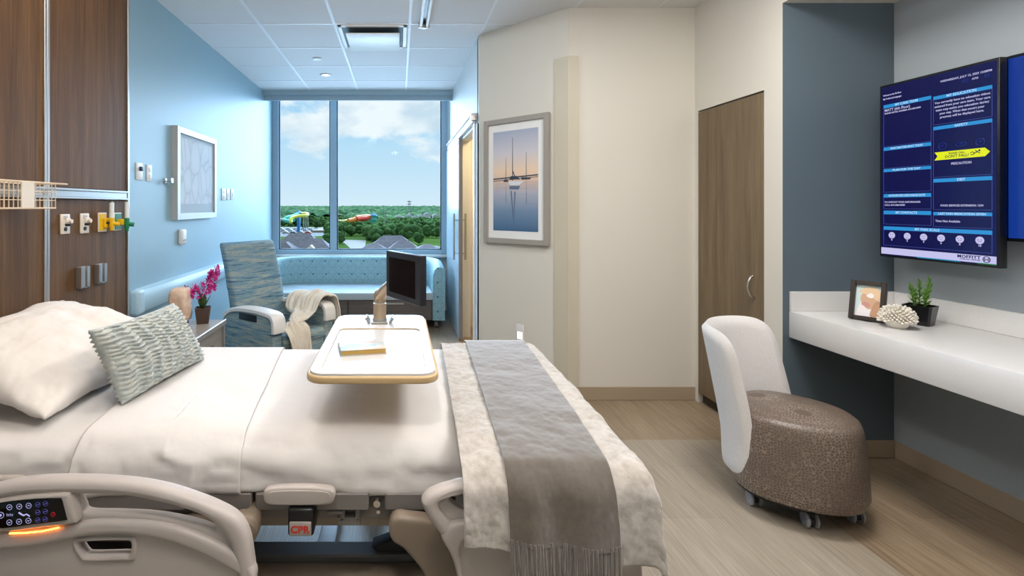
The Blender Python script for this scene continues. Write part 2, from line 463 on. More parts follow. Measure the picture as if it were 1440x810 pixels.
# ------------------------------------------------------------ room shell
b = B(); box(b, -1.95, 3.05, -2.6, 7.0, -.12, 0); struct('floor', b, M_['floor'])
b = B(); box(b, -1.85, 3.05, -2.6, 6.36, CZ, CZ+.1); struct('ceiling', b, M_['tile'])
b = B(); box(b, -1.85, .79, 6.36, 7.05, 3.06, 3.16); box(b, -1.85, .79, 6.36, 6.38, CZ, 3.1)
struct('ceiling_pocket', b, M_['white_wall'])
# exposed T-bar grid
b = B()
for k in range(-2, 8):
    x = .088+.61*k
    if x < -1.74 or x > 2.8: continue
    y1 = 6.34 if x < .69 else 3.7
    if .69 < x < 1.26: y1 = 3.7+(1.26-x)/.57*.6
    box(b, x-.011, x+.011, -2.5, y1, CZ-.004, CZ+.002)
for k in range(-11, 4):
    y = 4.03+.61*k+.0
    x1 = 2.84
    if y > 3.7: x1 = 1.26-(y-3.7)/.6*.57 if y < 4.3 else .69
    box(b, -1.736, x1, y-.011, y+.011, CZ-.0035, CZ+.002)
struct('trim_1', b, M_['grid'])
b = B(); box(b, -1.736, .69, 6.33, 6.40, 2.862, CZ); box(b, -1.736, .69, 6.40, 6.42, 2.80, CZ+.05)
struct('trim_2', b, pbr('shade_pocket_trim', 'a9bcc4', .4))
b = B(); box(b, -1.85, -1.736, -2.6, 6.95, 0, 3.1); struct('wall_left', b, M_['blue_wall'])
b = B()
box(b, -1.85, .79, 6.88, 7.02, 0, .78); box(b, -1.85, .79, 6.88, 7.02, 3.03, 3.1)
box(b, .668, .79, 6.83, 7.02, 0, 3.1)
struct('wall_back', b, M_['white_wall'])
b = B(); box(b, -1.736, .69, 6.74, 6.90, .745, .78, .006); struct('trim_3', b, M_['white'])
# bay side wall with sliding door opening
b = B()
box(b, .69, .79, 5.50, 6.9, 0, 3.1); box(b, .69, .79, 4.34, 5.50, 2.16, CZ); box(b, .69, .79, 4.30, 4.50, 0, 2.16)
struct('wall_bay', b, M_['white_wall'])
def prism(bm, poly, z0, z1):
    t = B(); lo = [t.verts.new((x, y, z0)) for x, y in poly]; hi = [t.verts.new((x, y, z1)) for x, y in poly]
    t.faces.new(lo[::-1]); t.faces.new(hi)
    n = len(poly)
    for i in range(n): t.faces.new((lo[i], lo[(i+1) % n], hi[(i+1) % n], hi[i]))
    return merge(bm, t)
b = B(); prism(b, [(.69, 4.30), (1.26, 3.70), (1.34, 3.80), (.79, 4.38), (.69, 4.38)], 0, CZ); struct('wall_angled', b, M_['cream'])
b = B(); box(b, 1.262, 2.32, 3.70, 3.80, 0, CZ); struct('wall_far', b, M_['cream'])
b = B()
box(b, 2.2, 2.32, 3.66, 3.70, 0, CZ); box(b, 2.2, 2.32, 2.855, 3.0, 0, CZ); box(b, 2.2, 2.32, 3.0, 3.66, 2.14, CZ)
struct('wall_closet', b, M_['cream'])
b = B(); box(b, 2.322, 2.84, 2.855, 2.95, 0, CZ); box(b, 2.2003, 2.322, 2.8545, 2.8555, 0, CZ); struct('wall_alcove', b, M_['slate'])
b = B(); box(b, 2.84, 2.95, -2.6, 3.9, 0, CZ); struct('wall_right', b, M_['grey_wall'])
b = B(); box(b, -1.85, 2.95, -2.6, -2.5, 0, CZ); struct('wall_front', b, M_['cream'])
b = B(); box(b, 2.2, 2.84, -2.5, 2.8545, 2.605, CZ); struct('ceiling_soffit', b, M_['cream'])
# closet interior and bathroom shell behind the openings
b = B(); box(b, 2.32, 2.84, 3.70, 3.80, 0, CZ); struct('wall_closet_back', b, M_['cream'])
b = B(); box(b, .79, 2.2, 5.95, 6.05, 0, CZ); box(b, 2.2, 2.3, 3.8, 6.05, 0, CZ); box(b, .79, 2.3, 4.38, 6.05, 2.62, 2.72)
struct('wall_bathroom', b, pbr('warm_bathroom_paint', 'e2d6bd', .5))
# bases
b = B(); box(b, 1.265, 2.2, 3.692, 3.70, 0, .1, .003, 1); box(b, 2.192, 2.2, 2.855, 2.995, 0, .1, .003, 1); struct('baseboard_far', b, M_['base'])
b = B(); box(b, 2.2, 2.84, 2.846, 2.8545, 0, .1, .003, 1); struct('baseboard_alcove', b, M_['base'])
b = B(); box(b, 2.832, 2.84, -2.5, 2.846, 0, .1, .003, 1); struct('baseboard_right', b, M_['base'])
b = B(); box(b, -1.736, -1.728, 2.95, 6.88, 0, .1, .003, 1); struct('baseboard_left', b, M_['base'])
b = B(); prism(b, [(.684, 4.294), (1.256, 3.692), (1.262, 3.70), (.69, 4.30)], 0, .1); struct('baseboard_angled', b, M_['base'])
# vinyl corner guard wrapping the obtuse corner
b = B(); d = .076
dx, dy = (.57/.828, -.60/.828)
prism(b, [(1.26-dx*.11, 3.70-dy*.11), (1.26-dx*.11-.01*.72, 3.70-dy*.11-.01*.69), (1.2555, 3.6885), (1.335, 3.688), (1.335, 3.70), (1.26, 3.70)], .1, 2.555)
struct('trim_4', b, M_['jamb'])

# ------------------------------------------------------------ window
wf = struct('window_1', (lambda b: (box(b, -1.736, -1.655, 6.83, 6.93, .78, 3.03, .004, 1), box(b, .585, .668, 6.83, 6.93, .78, 3.03, .004, 1),
      box(b, -1.655, .585, 6.83, 6.93, .78, .843, .004, 1), box(b, -1.655, .585, 6.83, 6.93, 2.995, 3.03), box(b, -.945, -.858, 6.83, 6.93, .843, 2.995, .004, 1), b)[-1])(B()), M_['winframe'])
for (x0, x1) in ((-1.655, -.945), (-.858, .585)):
    b = B()
    for a in ((x0, x0+.014, .843, 2.995), (x1-.014, x1, .843, 2.995), (x0, x1, .843, .856), (x0, x1, 2.98, 2.995)):
        box(b, a[0], a[1], 6.865, 6.9, a[2], a[3])
    obj('gasket', b, M_['gasket'], wf, smooth=None)
    b = B(); box(b, x0+.012, x1-.012, 6.88, 6.886, .854, 2.985); obj('pane', b, M_['glass'], wf, smooth=None)

# ------------------------------------------------------------ wardrobe door
b = B(); box(b, 2.196, 2.218, 3.006, 3.652, .075, 2.128, .002, 1)
d1 = struct('door_1', b, M_['oakdoor'])
b = B(); tube(b, cat([(2.20, 3.07, .87), (2.175, 3.073, .885), (2.158, 3.078, .94), (2.175, 3.083, .995), (2.20, 3.085, 1.01)], 6), .0065, 10)
obj('handle', b, M_['steel'], d1)
b = B(); box(b, 2.235, 2.25, 3.0, 3.66, 0, 2.14); box(b, 2.22, 2.235, 3.0, 3.006, 0, 2.14); struct('trim_5', b, pbr('wardrobe_shadow_gap', '3a3027', .7))

# ------------------------------------------------------------ sliding door with rail
b = B(); box(b, .642, .678, 5.33, 6.70, .012, 2.17, .003, 1)
m, nt, bb = newmat('frosted_blue_laminate'); bb.inputs['Base Color'].default_value = lin('b9cbd4'); bb.inputs['Roughness'].default_value = .22
d2 = struct('door_2', b, m)
b = B(); box(b, .639, .681, 5.322, 5.334, .012, 2.17, .002, 1); obj('edge_strip', b, pbr('door_edge_metal', '8a888c', .5, 0), d2)
for sx, nm in ((-1, 'handle'), (1, 'handle')):
    b = B(); xx = .66+sx*.062
    cyl(b, (xx, 5.40, .86), (xx, 5.40, 1.36), .011)
    for z in (.93, 1.29): cyl(b, (.66+sx*.018, 5.40, z), (xx, 5.40, z), .007)
    obj(nm, b, M_['alu'], d2)
b = B(); box(b, .655, .688, 4.42, 6.75, 2.19, 2.27, .003, 1); box(b, .64, .655, 4.42, 6.75, 2.255, 2.27)
struct('trim_6', b, M_['white'])
b = B(); box(b, .64, .70, 4.40, 4.46, 2.20, 2.25, .003, 1); struct('trim_7', b, M_['alu'])
b = B(); box(b, .674, .70, 4.46, 4.54, 0, 2.19, .003, 1); box(b, .69, .79, 4.50, 4.515, 0, 2.16); box(b, .69, .79, 5.485, 5.5, 0, 2.16)
struct('trim_8', b, M_['white'])
b = B(); box(b, .79, .84, 4.56, 5.35, .02, 2.1); inner = struct('door_3', b, M_['cream'])
inner.rotation_euler = (0, 0, 0)
bpy.data.objects.remove(inner)

# ------------------------------------------------------------ headwall
hw = thing('headwall', 'walnut laminate headwall panelling behind the bed with metal trims', 'wall panel', (-1.66, 1.8, 0))
XW = -1.6
def yy(px): return YX(px, XW)
ys = [.55, yy(64)-.015, yy(180)-.02]
for (a, c) in ((.55, yy(64.5)-.018), (yy(64.5)+.018, yy(180)-.018)):
    for (z0, z1) in ((.02, 1.475), (1.53, CZ-.005)):
        b = B(); box(b, -1.734, XW, a, c, z0, z1, .002, 1); obj('panel', b, M_['walnut'], hw)
b = B(); box(b, -1.734, XW-.008, .55, 2.93, .02, CZ-.005); obj('backing', b, M_['dark'], hw)
for y in (yy(62.5), yy(66.5)):
    b = B(); box(b, XW-.01, XW+.008, y-.009, y+.007, .02, CZ-.005, .002, 1); obj('trim_strip', b, M_['alu'], hw)
b = B(); box(b, -1.734, XW+.008, 2.925, 2.945, .02, CZ-.005, .002, 1); obj('trim_strip', b, M_['alu'], hw)
b = B(); box(b, XW-.01, XW+.004, .55, 2.93, 1.478, 1.527); box(b, XW, XW+.018, .55, 2.92, 1.516, 1.528, .002, 1); box(b, XW, XW+.018, .55, 2.92, 1.476, 1.488, .002, 1)
obj('equipment_rail', b, M_['alu'], hw)

# wire basket on the rail
bk = thing('wire_basket', 'beige wire basket clipped on the metal headwall rail', 'basket', (-1.54, 2.0, 1.4))
Mbk = pbr('beige_wire', 'd9c3a6', .4)
x0, x1, y0, y1, zt, zb = -1.578, -1.47, 1.55, 2.13, 1.535, 1.432
b = B()
for z in (zt, zb):
    tube(b, [(x0, y0, z), (x1, y0, z), (x1, y1, z), (x0, y1, z)], .004, 6, closed=True)
tube(b, [(x1, y0, zt+.002), (x1, y1+.075, zt+.002)], .004, 6)
for i in range(26):
    y = y0+(y1-y0)*i/25
    tube(b, [(x0, y, zt), (x0, y, zb), (x1, y, zb), (x1, y, zt)], .0022, 5)
for z in (1.465, 1.50): tube(b, [(x0, y1, z), (x1, y1, z), (x1, y0, z)], .002, 5)
obj('wire_frame', b, Mbk, bk)
b = B(); box(b, x1-.003, x1+.004, 1.935, 2.005, zb, zt+.004, .002, 1); obj('name_plate', b, M_['ivory'], bk)
b = B(); box(b, XW+.008, x0+.002, 1.75, 1.95, 1.478, 1.53); obj('clip', b, M_['alu'], bk)

def wall_plate_x(name, lab, cat_, X, px, py0, py1, wpx, mat, sgn=1, group=None, th=.008):
    """rectangular plate on a wall of constant X facing +X"""
    yc = YX(px, X); ya = YX(px-wpx/2, X); yb = YX(px+wpx/2, X)
    z1 = PZ(py0, yc); z0 = PZ(py1, yc)
    t = thing(name, lab, cat_, (X, yc, z0), group=group)
    b = B(); box(b, X, X+th, ya, yb, z0, z1, .003, 2); obj('plate', b, mat, t)
    return t, ya, yb, z0, z1
XH = XW+.0006
t_, ya, yb, z0, z1 = wall_plate_x('medical_outlet', 'ivory medical vacuum outlet at the left of the headwall outlet row', 'medical outlet', XH, 90, 301, 329, 13, M_['ivory'])
def med_detail(t, ya, yb, z0, z1, X, body, knobm):
    yc = (ya+yb)/2; h = z1-z0; w = yb-ya
    b = B(); box(b, X+.006, X+.018, yc-w*.1, yb-w*.1, z0+h*.52, z0+h*.8, .005, 2); obj('adapter', b, body, t)
    b = B(); cyl(b, (X+.02, yc+w*.2, z0+h*.63), (X+.030, yc+w*.2, z0+h*.63), .010); obj('connector', b, body, t)
    b = B(); cyl(b, (X+.006, yc-w*.05, z0+h*.24), (X+.012, yc-w*.05, z0+h*.24), .010); cyl(b, (X+.006, yc, z0+h*.45), (X+.032, yc, z0+h*.45), .006); obj('socket', b, knobm, t)
    b = B(); 
    for k in range(3): box(b, X+.0078, X+.0086, ya+w*.25, yb-w*.25, z1-h*.12-k*.006, z1-h*.12-k*.006+.002)
    obj('print', b, knobm, t)
med_detail(t_, ya, yb, z0, z1, XH, M_['ivory'], M_['black'])
t_, ya, yb, z0, z1 = wall_plate_x('medical_outlet', 'ivory medical vacuum outlet next to the yellow outlet', 'medical outlet', XH, 117.5, 300, 328, 12, M_['ivory'])
med_detail(t_, ya, yb, z0, z1, XH, M_['ivory'], M_['black'])
Myel = pbr('yellow_plastic', 'e0b414', .4); Mgrn = pbr('green_plastic', '0c7a50', .4)
t_, ya, yb, z0, z1 = wall_plate_x('medical_air_outlet', 'yellow medical air outlet on the headwall with white border', 'medical outlet', XH, 142.5, 299, 326, 11.5, M_['ivory'])
b = B(); box(b, XH+.006, XH+.011, ya+.006, yb-.006, z0+.006, z1-.006, .002, 1); obj('face', b, Myel, t_)
b = B(); box(b, XH+.01, XH+.025, (ya+yb)/2-.005, yb-.008, z0+.02, z1-.03, .006, 2); cyl(b, (XH+.03, (ya+yb)/2+.01, z0+.065), (XH+.035, (ya+yb)/2+.01, z0+.065), .009); obj('adapter', b, Myel, t_)
t_, ya, yb, z0, z1 = wall_plate_x('oxygen_outlet', 'green oxygen outlet on the headwall with white border', 'medical outlet', XH, 164, 299, 324, 10.5, M_['ivory'])
b = B(); box(b, XH+.006, XH+.011, ya+.006, yb-.006, z0+.006, z1-.006, .002, 1); obj('face', b, Mgrn, t_)
b = B(); box(b, XH+.01, XH+.04, (ya+yb)/2-.022, (ya+yb)/2+.01, z0+.03, z0+.065, .005, 2); obj('adapter', b, Myel, t_)
def flowmeter(lab, px, ptop, pbot, y, body, ballc, yattach, knob):
    X = PX(px, y); zt = PZ(ptop, y); zb = PZ(pbot, y)
    t = thing('flowmeter', lab, 'flowmeter', (X, y, zb))
    h = zt-zb
    b = B(); cyl(b, (X, y, zb+h*.42), (X, y, zt), .0125, seg=16); obj('tube', b, pbr('clear_acrylic_'+knob, 'dfe6e4', .1, coat=.5), t)
    b = B(); cyl(b, (X, y, zt), (X, y, zt+.008), .008); obj('cap', b, M_['alu'], t)
    b = B(); cyl(b, (X, y, zb+h*.1), (X, y, zb+h*.45), .014, seg=16); cyl(b, (X, y, zb), (X, y, zb+h*.1), .010); obj('valve_body', b, body, t)
    b = B(); cyl(b, (XH+.02, yattach, zb+h*.27), (X, y, zb+h*.27), .006); obj('stem', b, M_['dark'], t)
    b = B(); Mk = ballc; cyl(b, (X, y, zb+h*.25), (X+.035, y+.012, zb+h*.22), .012, seg=14); obj('knob', b, Mk, t)
flowmeter('clear flowmeter with a yellow body beside the yellow outlet', 157, 285, 324, yy(142)+.03, Myel, Myel, yy(143), 'yellow')
flowmeter('clear flowmeter with a green knob plugged into the oxygen outlet', 178.5, 284, 325, yy(164)+.02, Mgrn, Mgrn, yy(164), 'green')
def slot_bracket(lab, px, p0, p1):
    y = yy(px); z1 = PZ(p0, y); z0 = PZ(p1, y); w = .032
    XW = -1.5992; t = thing('slot_bracket', lab, 'bracket', (XW, y, z0))
    b = B(); box(b, XW, XW+.004, y-w, y+w, z0, z1); 
    for s in (-1, 1): box(b, XW, XW+.03, y+s*w-.004, y+s*w+.004, z0, z1, .002, 1)
    box(b, XW+.026, XW+.03, y-w, y-w+.022, z0, z1); box(b, XW+.026, XW+.03, y+w-.022, y+w, z0, z1); box(b, XW, XW+.03, y-w, y+w, z0, z0+.006)
    obj('channel', b, M_['alu'], t)
    b = B(); box(b, XW+.004, XW+.007, y-w+.004, y+w-.004, z0+.006, z1-.003); obj('slot', b, M_['white'], t)
slot_bracket('nearer of two steel slide brackets low on the headwall', 112.5, 375, 405)
slot_bracket('farther steel slide bracket low on the headwall, nearer the blue wall', 137.5, 371, 398)

# ------------------------------------------------------------ things on the blue wall
XB = -1.736
def outlet(lab, name, cat_, px, p0, p1, w, kind):
    t, ya, yb, z0, z1 = wall_plate_x(name, lab, cat_, XB, px, p0, p1, w, M_['white'])
    yc = (ya+yb)/2; h = z1-z0
    if kind == 'duplex':
        for z in (z0+h*.3, z0+h*.7):
            b = B(); box(b, XB+.006, XB+.011, yc-.016, yc+.016, z-.014, z+.014, .002, 1); s = obj('socket', b, M_['ivory'], t)
            b = B(); box(b, XB+.0105, XB+.0115, yc-.009, yc-.006, z-.006, z+.006); box(b, XB+.0105, XB+.0115, yc+.006, yc+.009, z-.006, z+.006); obj('slot', b, M_['black'], s)
    elif kind == 'plug':
        b = B(); box(b, XB+.008, XB+.026, yc-.016, yc+.016, z0+h*.52, z0+h*.78, .006, 2); obj('plug', b, pbr('dark_blue_plug', '24344f', .4), t)
        b = B(); box(b, XB+.006, XB+.011, yc-.016, yc+.016, z0+h*.15, z0+h*.4, .002, 1); obj('socket', b, M_['ivory'], t)
    else:
        b = B(); box(b, XB+.006, XB+.013, yc-.012, yc+.012, z0+h*.3, z0+h*.7, .002, 1); obj('rocker', b, M_['ivory'], t)
outlet('white wall plate with a dark plug, nearest the headwall', 'wall_outlet', 'outlet', 195, 229, 253, 9, 'plug')
outlet('white duplex outlet plate between the plug plate and the coat hook', 'wall_outlet', 'outlet', 209, 232, 255, 7, 'duplex')
outlet('white duplex plate right of the framed pebble print', 'wall_outlet', 'outlet', 314, 265, 282, 5.5, 'duplex')
outlet('narrow white switch plate between two plates right of the pebble print', 'wall_switch', 'switch', 320, 265.5, 281.5, 4, 'switch')
outlet('white switch plate farthest right toward the window corner', 'wall_switch', 'switch', 326, 266, 281, 4, 'switch')
yc = YX(232, XB); zc = PZ(255, yc)
t = thing('coat_hook', 'chrome double coat hook on the blue wall left of the picture', 'coat hook', (XB, yc, zc))
b = B(); box(b, XB, XB+.012, yc-.024, yc+.024, zc-.022, zc+.022, .003); obj('base', b, M_['steel'], t)
b = B(); cyl(b, (XB+.01, yc, zc), (XB+.05, yc, zc), .006); box(b, XB+.048, XB+.054, yc-.02, yc+.02, zc-.022, zc+.022, .002); obj('peg', b, M_['steel'], t)
yc = YX(253.5, XB); z1 = PZ(322, yc); z0 = PZ(344, yc)
t = thing('call_station', 'small white rounded sensor box below the pebble print', 'wall sensor', (XB, yc, z0))
b = B(); box(b, XB, XB+.035, yc-.045, yc+.045, z0, z1, .014, 3); obj('case', b, M_['white'], t)
b = B(); box(b, XB+.03, XB+.037, yc-.03, yc+.03, (z0+z1)/2-.03, (z0+z1)/2-.022); obj('grille', b, M_['bedgrey2'], t)
# bumper rail
t = thing('wall_bumper', 'pale blue bumper rail running along the blue wall behind the orchid', 'bumper rail', (XB, 4.7, .80))
b = B()
prof = [(0, .735), (.05, .745), (.062, .775), (.064, .84), (.052, .885), (0, .895)]
def bumper(u, v):
    y = 3.27+u*3.3
    k = v*(len(prof)-1); i = min(int(k), len(prof)-2); f = k-i
    return Vector((XB+prof[i][0]*(1-f)+prof[i+1][0]*f, y, prof[i][1]*(1-f)+prof[i+1][1]*f))
grid(b, bumper, 20, 10); obj('rail', b, pbr('pale_blue_vinyl', 'a9c8d6', .35), t)
b = B(); box(b, XB, XB+.067, 3.19, 3.285, .733, .897, .022, 4); obj('end_cap', b, pbr('end_cap_vinyl', 'b4d0dc', .35), t)
# pebble print
ya, yb = YX(250, XB+.05), YX(305, XB+.05)
za, zb_ = PZ(176, ya), PZ(309.5, ya)
t = thing('framed_print', 'silver-framed abstract pebble print on the blue wall', 'picture', (XB, (ya+yb)/2, zb_))
fw = .05
b = B()
for a in ((ya, ya+fw, zb_, za), (yb-fw, yb, zb_, za), (ya+fw, yb-fw, zb_, zb_+fw), (ya+fw, yb-fw, za-fw, za)):
    box(b, XB, XB+.05, a[0], a[1], a[2], a[3], .002, 1)
obj('frame', b, pbr('silver_frame', 'b9b8b5', .4, .3), t)
b = B(); box(b, XB+.005, XB+.035, ya+fw-.002, yb-fw+.002, zb_+fw-.002, za-fw+.002); obj('mat_board', b, pbr('pale_mat_board', 'b3bfc6', .7), t)
m, nt, bb = newmat('pebble_print')
v = tex_coord(nt, (8, 8, 4.6)); vo = nt.nodes.new('ShaderNodeTexVoronoi'); vo.feature = 'DISTANCE_TO_EDGE'; vo.inputs['Scale'].default_value = 1; nt.links.new(v, vo.inputs['Vector'])
nn = noise_n(nt, v, .8, 4)
c = ramp_n(nt, vo.outputs['Distance'], [(0, 'a4adb4'), (.05, 'c2c8cc'), (.3, 'cdd1d4')])
c = mix_n(nt, math_n(nt, 'MULTIPLY', nn, .35), c, 'bcc4cb'); nt.links.new(c, bb.inputs['Base Color']); bb.inputs['Roughness'].default_value = .6
b = B(); box(b, XB+.034, XB+.037, ya+fw+.03, yb-fw-.03, zb_+fw+.075, za-fw-.03); obj('artwork', b, m, t)

# ------------------------------------------------------------ boat picture on the angled wall
P0 = Vector((.69, 4.30, 0)); dW = Vector((.57, -.60, 0)).normalized(); nW = Vector((-.60, -.57, 0)).normalized()
def on_angled(px, off=0):
    # param s along wall where image x = px
    k = (px-561)/700; A = P0+nW*off
    s = (k*A.y-A.x)/(dW.x-k*dW.y); return s, (A+dW*s).y
s0, y0 = on_angled(680, .035); s1, y1 = on_angled(771, .035)
zt = PZ(157, y1); zb = PZ(347, y1)
zt = (zt+PZ(171, y0))/2; zb = (zb+PZ(340, y0))/2
Mp = frame_M(P0+dW*s0+Vector((0, 0, zb)), dW, (0, 0, 1))   # local x right, y up, z towards room
w = s1-s0; h = zt-zb
t = thing('framed_photo', 'grey-framed photo of moored sailboats at sunset on the cream wall', 'picture', tuple(P0+dW*(s0+w/2)+Vector((0, 0, zb))))
Mp = Mp @ Matrix.Translation((0, 0, .0))
fw = .042
b = B()
for a in ((0, fw, 0, h), (w-fw, w, 0, h), (fw, w-fw, 0, fw), (fw, w-fw, h-fw, h)): box(b, a[0], a[1], a[2], a[3], .003, .036, .002, 1, M=Mp)
obj('frame', b, pbr('grey_wood_frame', '9c968d', .5), t)
b = B(); box(b, fw-.002, w-fw+.002, fw-.002, h-fw+.002, .003, .02, M=Mp); obj('mat_board', b, pbr('white_mat_board', 'e9e9e6', .7), t)
ax0, ax1, ay0, ay1 = fw+.048, w-fw-.052, fw+.062, h-fw-.062
aw = ax1-ax0; ah = ay1-ay0
m, nt, bb = newmat('sunset_photo_print')
tc = nt.nodes.new('ShaderNodeTexCoord'); sp = nt.nodes.new('ShaderNodeSeparateXYZ'); nt.links.new(tc.outputs['Generated'], sp.inputs[0])
c = ramp_n(nt, sp.outputs[2], [(0, '3f6488'), (.2, '7890ab'), (.38, 'b9b9c2'), (.5, 'e3c3aa'), (.6, 'ecd0b4'), (.78, 'cfcbd0'), (1, 'a5aec2')])
nn = noise_n(nt, tex_coord(nt, (4, 4, 40)), 2, 3)
water = math_n(nt, 'MULTIPLY', math_n(nt, 'LESS_THAN', sp.outputs[2], .49), math_n(nt, 'MULTIPLY', nn, .3))
c = mix_n(nt, water, c, '4f6f90'); nt.links.new(c, bb.inputs['Base Color']); bb.inputs['Roughness'].default_value = .4
b = B(); box(b, ax0, ax1, ay0, ay1, .0195, .022, M=Mp); art = obj('artwork', b, m, t)
Mdk = pbr('print_dark_ink', '3a4552', .5); Mhull = pbr('print_white_ink', 'd8dde2', .5); Mrf = pbr('print_reflection_ink', '5d6f86', .5)
def prnt(name, polys, mat, z=.0222):
    b = B()
    for p in polys: merge(b, solid([[(ax0+x*aw, ay0+y*ah) for x, y in p]], .0004, 0, Mp @ Matrix.Translation((0, 0, z))))
    obj(name, b, mat, art, smooth=None)
bar = lambda x, y0, y1, r: [(x-r, y0), (x+r, y0), (x+r*.4, y1), (x-r*.4, y1)]
prnt('shoreline', [[(0, .515), (1, .54), (1, .553), (0, .528)], [(0, .497), (1, .525), (1, .531), (0, .505)]], Mdk)
prnt('sailboat', [bar(.45, .50, .93, .010), bar(.30, .50, .73, .006), bar(.75, .52, .77, .007), [(.24, .49), (.36, .49), (.34, .515), (.26, .515)], [(.65, .505), (.83, .505), (.86, .525), (.64, .53)], [(.38, .51), (.62, .51), (.55, .545), (.40, .545)], [(.44, .6), (.46, .6), (.52, .53), (.5, .53)]], Mdk, .0226)
prnt('hull', [[(.40, .455), (.60, .455), (.70, .49), (.36, .495), (.37, .47)]], Mhull, .023)
prnt('reflection', [[(.38, .415), (.58, .41), (.62, .445), (.38, .45)], [(.40, .40), (.43, .40), (.495, .03), (.475, .03)], [(.52, .39), (.49, .39), (.475, .12), (.485, .12)], bar(.30, .28, .46, .005), bar(.75, .27, .5, .006)], Mrf, .0226)
# night light plate on the same wall
s, y = on_angled(731, .006); zc1 = PZ(456, y); zc0 = PZ(480, y)
Mn = frame_M(P0+dW*(s-.035)+Vector((0, 0, zc0)), dW, (0, 0, 1))
t = thing('night_light', 'white wall plate with a glowing night light low on the angled wall', 'night light', tuple(P0+dW*s+Vector((0, 0, zc0))))
b = B(); box(b, 0, .07, 0, zc1-zc0, .0005, .006, .002, 2, M=Mn); obj('plate', b, M_['white'], t)
b = B(); box(b, .012, .058, .02, .075, .006, .010, .002, 1, M=Mn); obj('lens', b, pbr('night_light_lens', 'ffffff', .3, emit='fff6e4', estr=1.6), t)

# ------------------------------------------------------------ ceiling fixtures
t = thing('air_diffuser', 'square white ceiling air diffuser with a flat floating panel', 'air vent', (-.218, 4.335, CZ-.05))
b = B(); x0, x1, y0, y1 = -.50, .065, 4.045, 4.62
for a in ((x0, x0+.03, y0, y1), (x1-.03, x1, y0, y1), (x0, x1, y0, y0+.03), (x0, x1, y1-.03, y1)): box(b, a[0], a[1], a[2], a[3], CZ-.012, CZ+.002, .002, 1)
obj('frame', b, M_['white'], t)
b = B(); box(b, x0+.03, x1-.03, y0+.03, y1-.03, CZ-.004, CZ-.0005); obj('cavity', b, pbr('diffuser_cavity', '4c5a62', .6), t)
b = B(); box(b, x0+.06, x1-.06, y0+.06, y1-.06, CZ-.055, CZ-.045, .004, 2); obj('face_panel', b, M_['white'], t)
b = B(); box(b, -.25, -.19, 4.3, 4.36, CZ-.046, CZ-.003); obj('hanger', b, M_['white'], t)
def disc(name, lab, cat_, px, py, r, emit):
    y = 700*(CZ-H)/(290-py); x = PX(px, y)
    t = thing(name, lab, cat_, (x, y, CZ-.02))
    b = B(); lathe(b, [(r, 0), (r*1.02, -.004), (r*.9, -.010), (r*.62, -.006), (r*.6, 0)], (x, y, CZ-.001)); obj('trim_ring', b, M_['white'], t)
    return t, x, y
t, x, y = disc('ceiling_sensor', 'small flat white sprinkler cover in the ceiling beside the downlight', 'sprinkler', 446, 82, .045, 0)
b = B(); cyl(b, (x, y, CZ-.012), (x, y, CZ-.001), .034); obj('cover', b, M_['white'], t)
t, x, y = disc('downlight', 'small round recessed downlight glowing in the ceiling by the window', 'downlight', 458, 105, .062, 1)
b = B(); cyl(b, (x, y, CZ-.004), (x, y, CZ-.001), .038); obj('lamp', b, pbr('downlight_lamp', 'ffffff', .4, emit='fff0d8', estr=3.0), t)
t = thing('ceiling_track', 'white slotted ceiling track ending between two tile joints', 'ceiling track', (.2, 1.0, CZ-.04))
b = B(); 
box(b, .165, .188, -2.4, 4.0, CZ-.04, CZ-.004, .003, 1); box(b, .214, .237, -2.4, 4.0, CZ-.04, CZ-.004, .003, 1); box(b, .165, .237, -2.4, 4.0, CZ-.012, CZ-.004)
obj('rail', b, M_['white'], t)
b = B(); box(b, .186, .216, -2.4, 3.985, CZ-.016, CZ-.0125); obj('slot', b, M_['black'], t)
b = B(); box(b, .155, .247, 3.985, 4.015, CZ-.045, CZ-.004, .004, 2); cyl(b, (.201, 3.97, CZ-.03), (.201, 3.97, CZ-.06), .014); obj('end_stop', b, M_['alu'], t)
# ------------------------------------------------------------ wall desk
t = thing('wall_desk', 'speckled white quartz desk running along the right wall with deep front apron', 'desk', (2.54, 1.5, .69))
b = B(); box(b, 2.237, 2.838, -1.2, 2.853, .815, .84, .003, 2); obj('desktop', b, M_['quartz'], t)
b = B(); box(b, 2.235, 2.262, -1.2, 2.853, .689, .839, .003, 2); obj('apron', b, M_['quartz'], t)
b = B(); box(b, 2.824, 2.8395, -1.2, 2.853, .84, .952, .002, 1); obj('backsplash', b, M_['quartz'], t)
b = B(); box(b, 2.237, 2.824, 2.838, 2.8535, .84, .952, .002, 1); obj('side_splash', b, M_['quartz'], t)
b = B()
for y in (2.7, 1.2, -.6): box(b, 2.30, 2.83, y-.02, y+.02, .74, .813, .004, 1)
obj_each('support_bracket', b, M_['alu'], t)

# ------------------------------------------------------------ screens
def emis(name, col, s=1.0):
    m = bpy.data.materials.new(name); m.use_nodes = True; nt = m.node_tree; nt.nodes.clear()
    out = nt.nodes.new('ShaderNodeOutputMaterial'); bb = nt.nodes.new('ShaderNodeBsdfPrincipled')
    bb.inputs['Base Color'].default_value = (.004, .004, .006, 1); bb.inputs['Roughness'].default_value = .25; bb.inputs['Specular IOR Level'].default_value = .3
    bb.inputs['Emission Color'].default_value = lin(col); bb.inputs['Emission Strength'].default_value = s
    nt.links.new(bb.outputs[0], out.inputs[0]); return m
E_navy = emis('screen_navy', '06084a', .9); E_hdr = emis('screen_header_blue', '2c92d6', .95); E_box = emis('screen_box_line', '5a6ac0', .8)
E_text = emis('screen_text', 'c9c8ee', .85); E_yel = emis('screen_yellow', 'e2ea10', 1); E_white = emis('screen_white_bar', 'c9c6f0', .95)
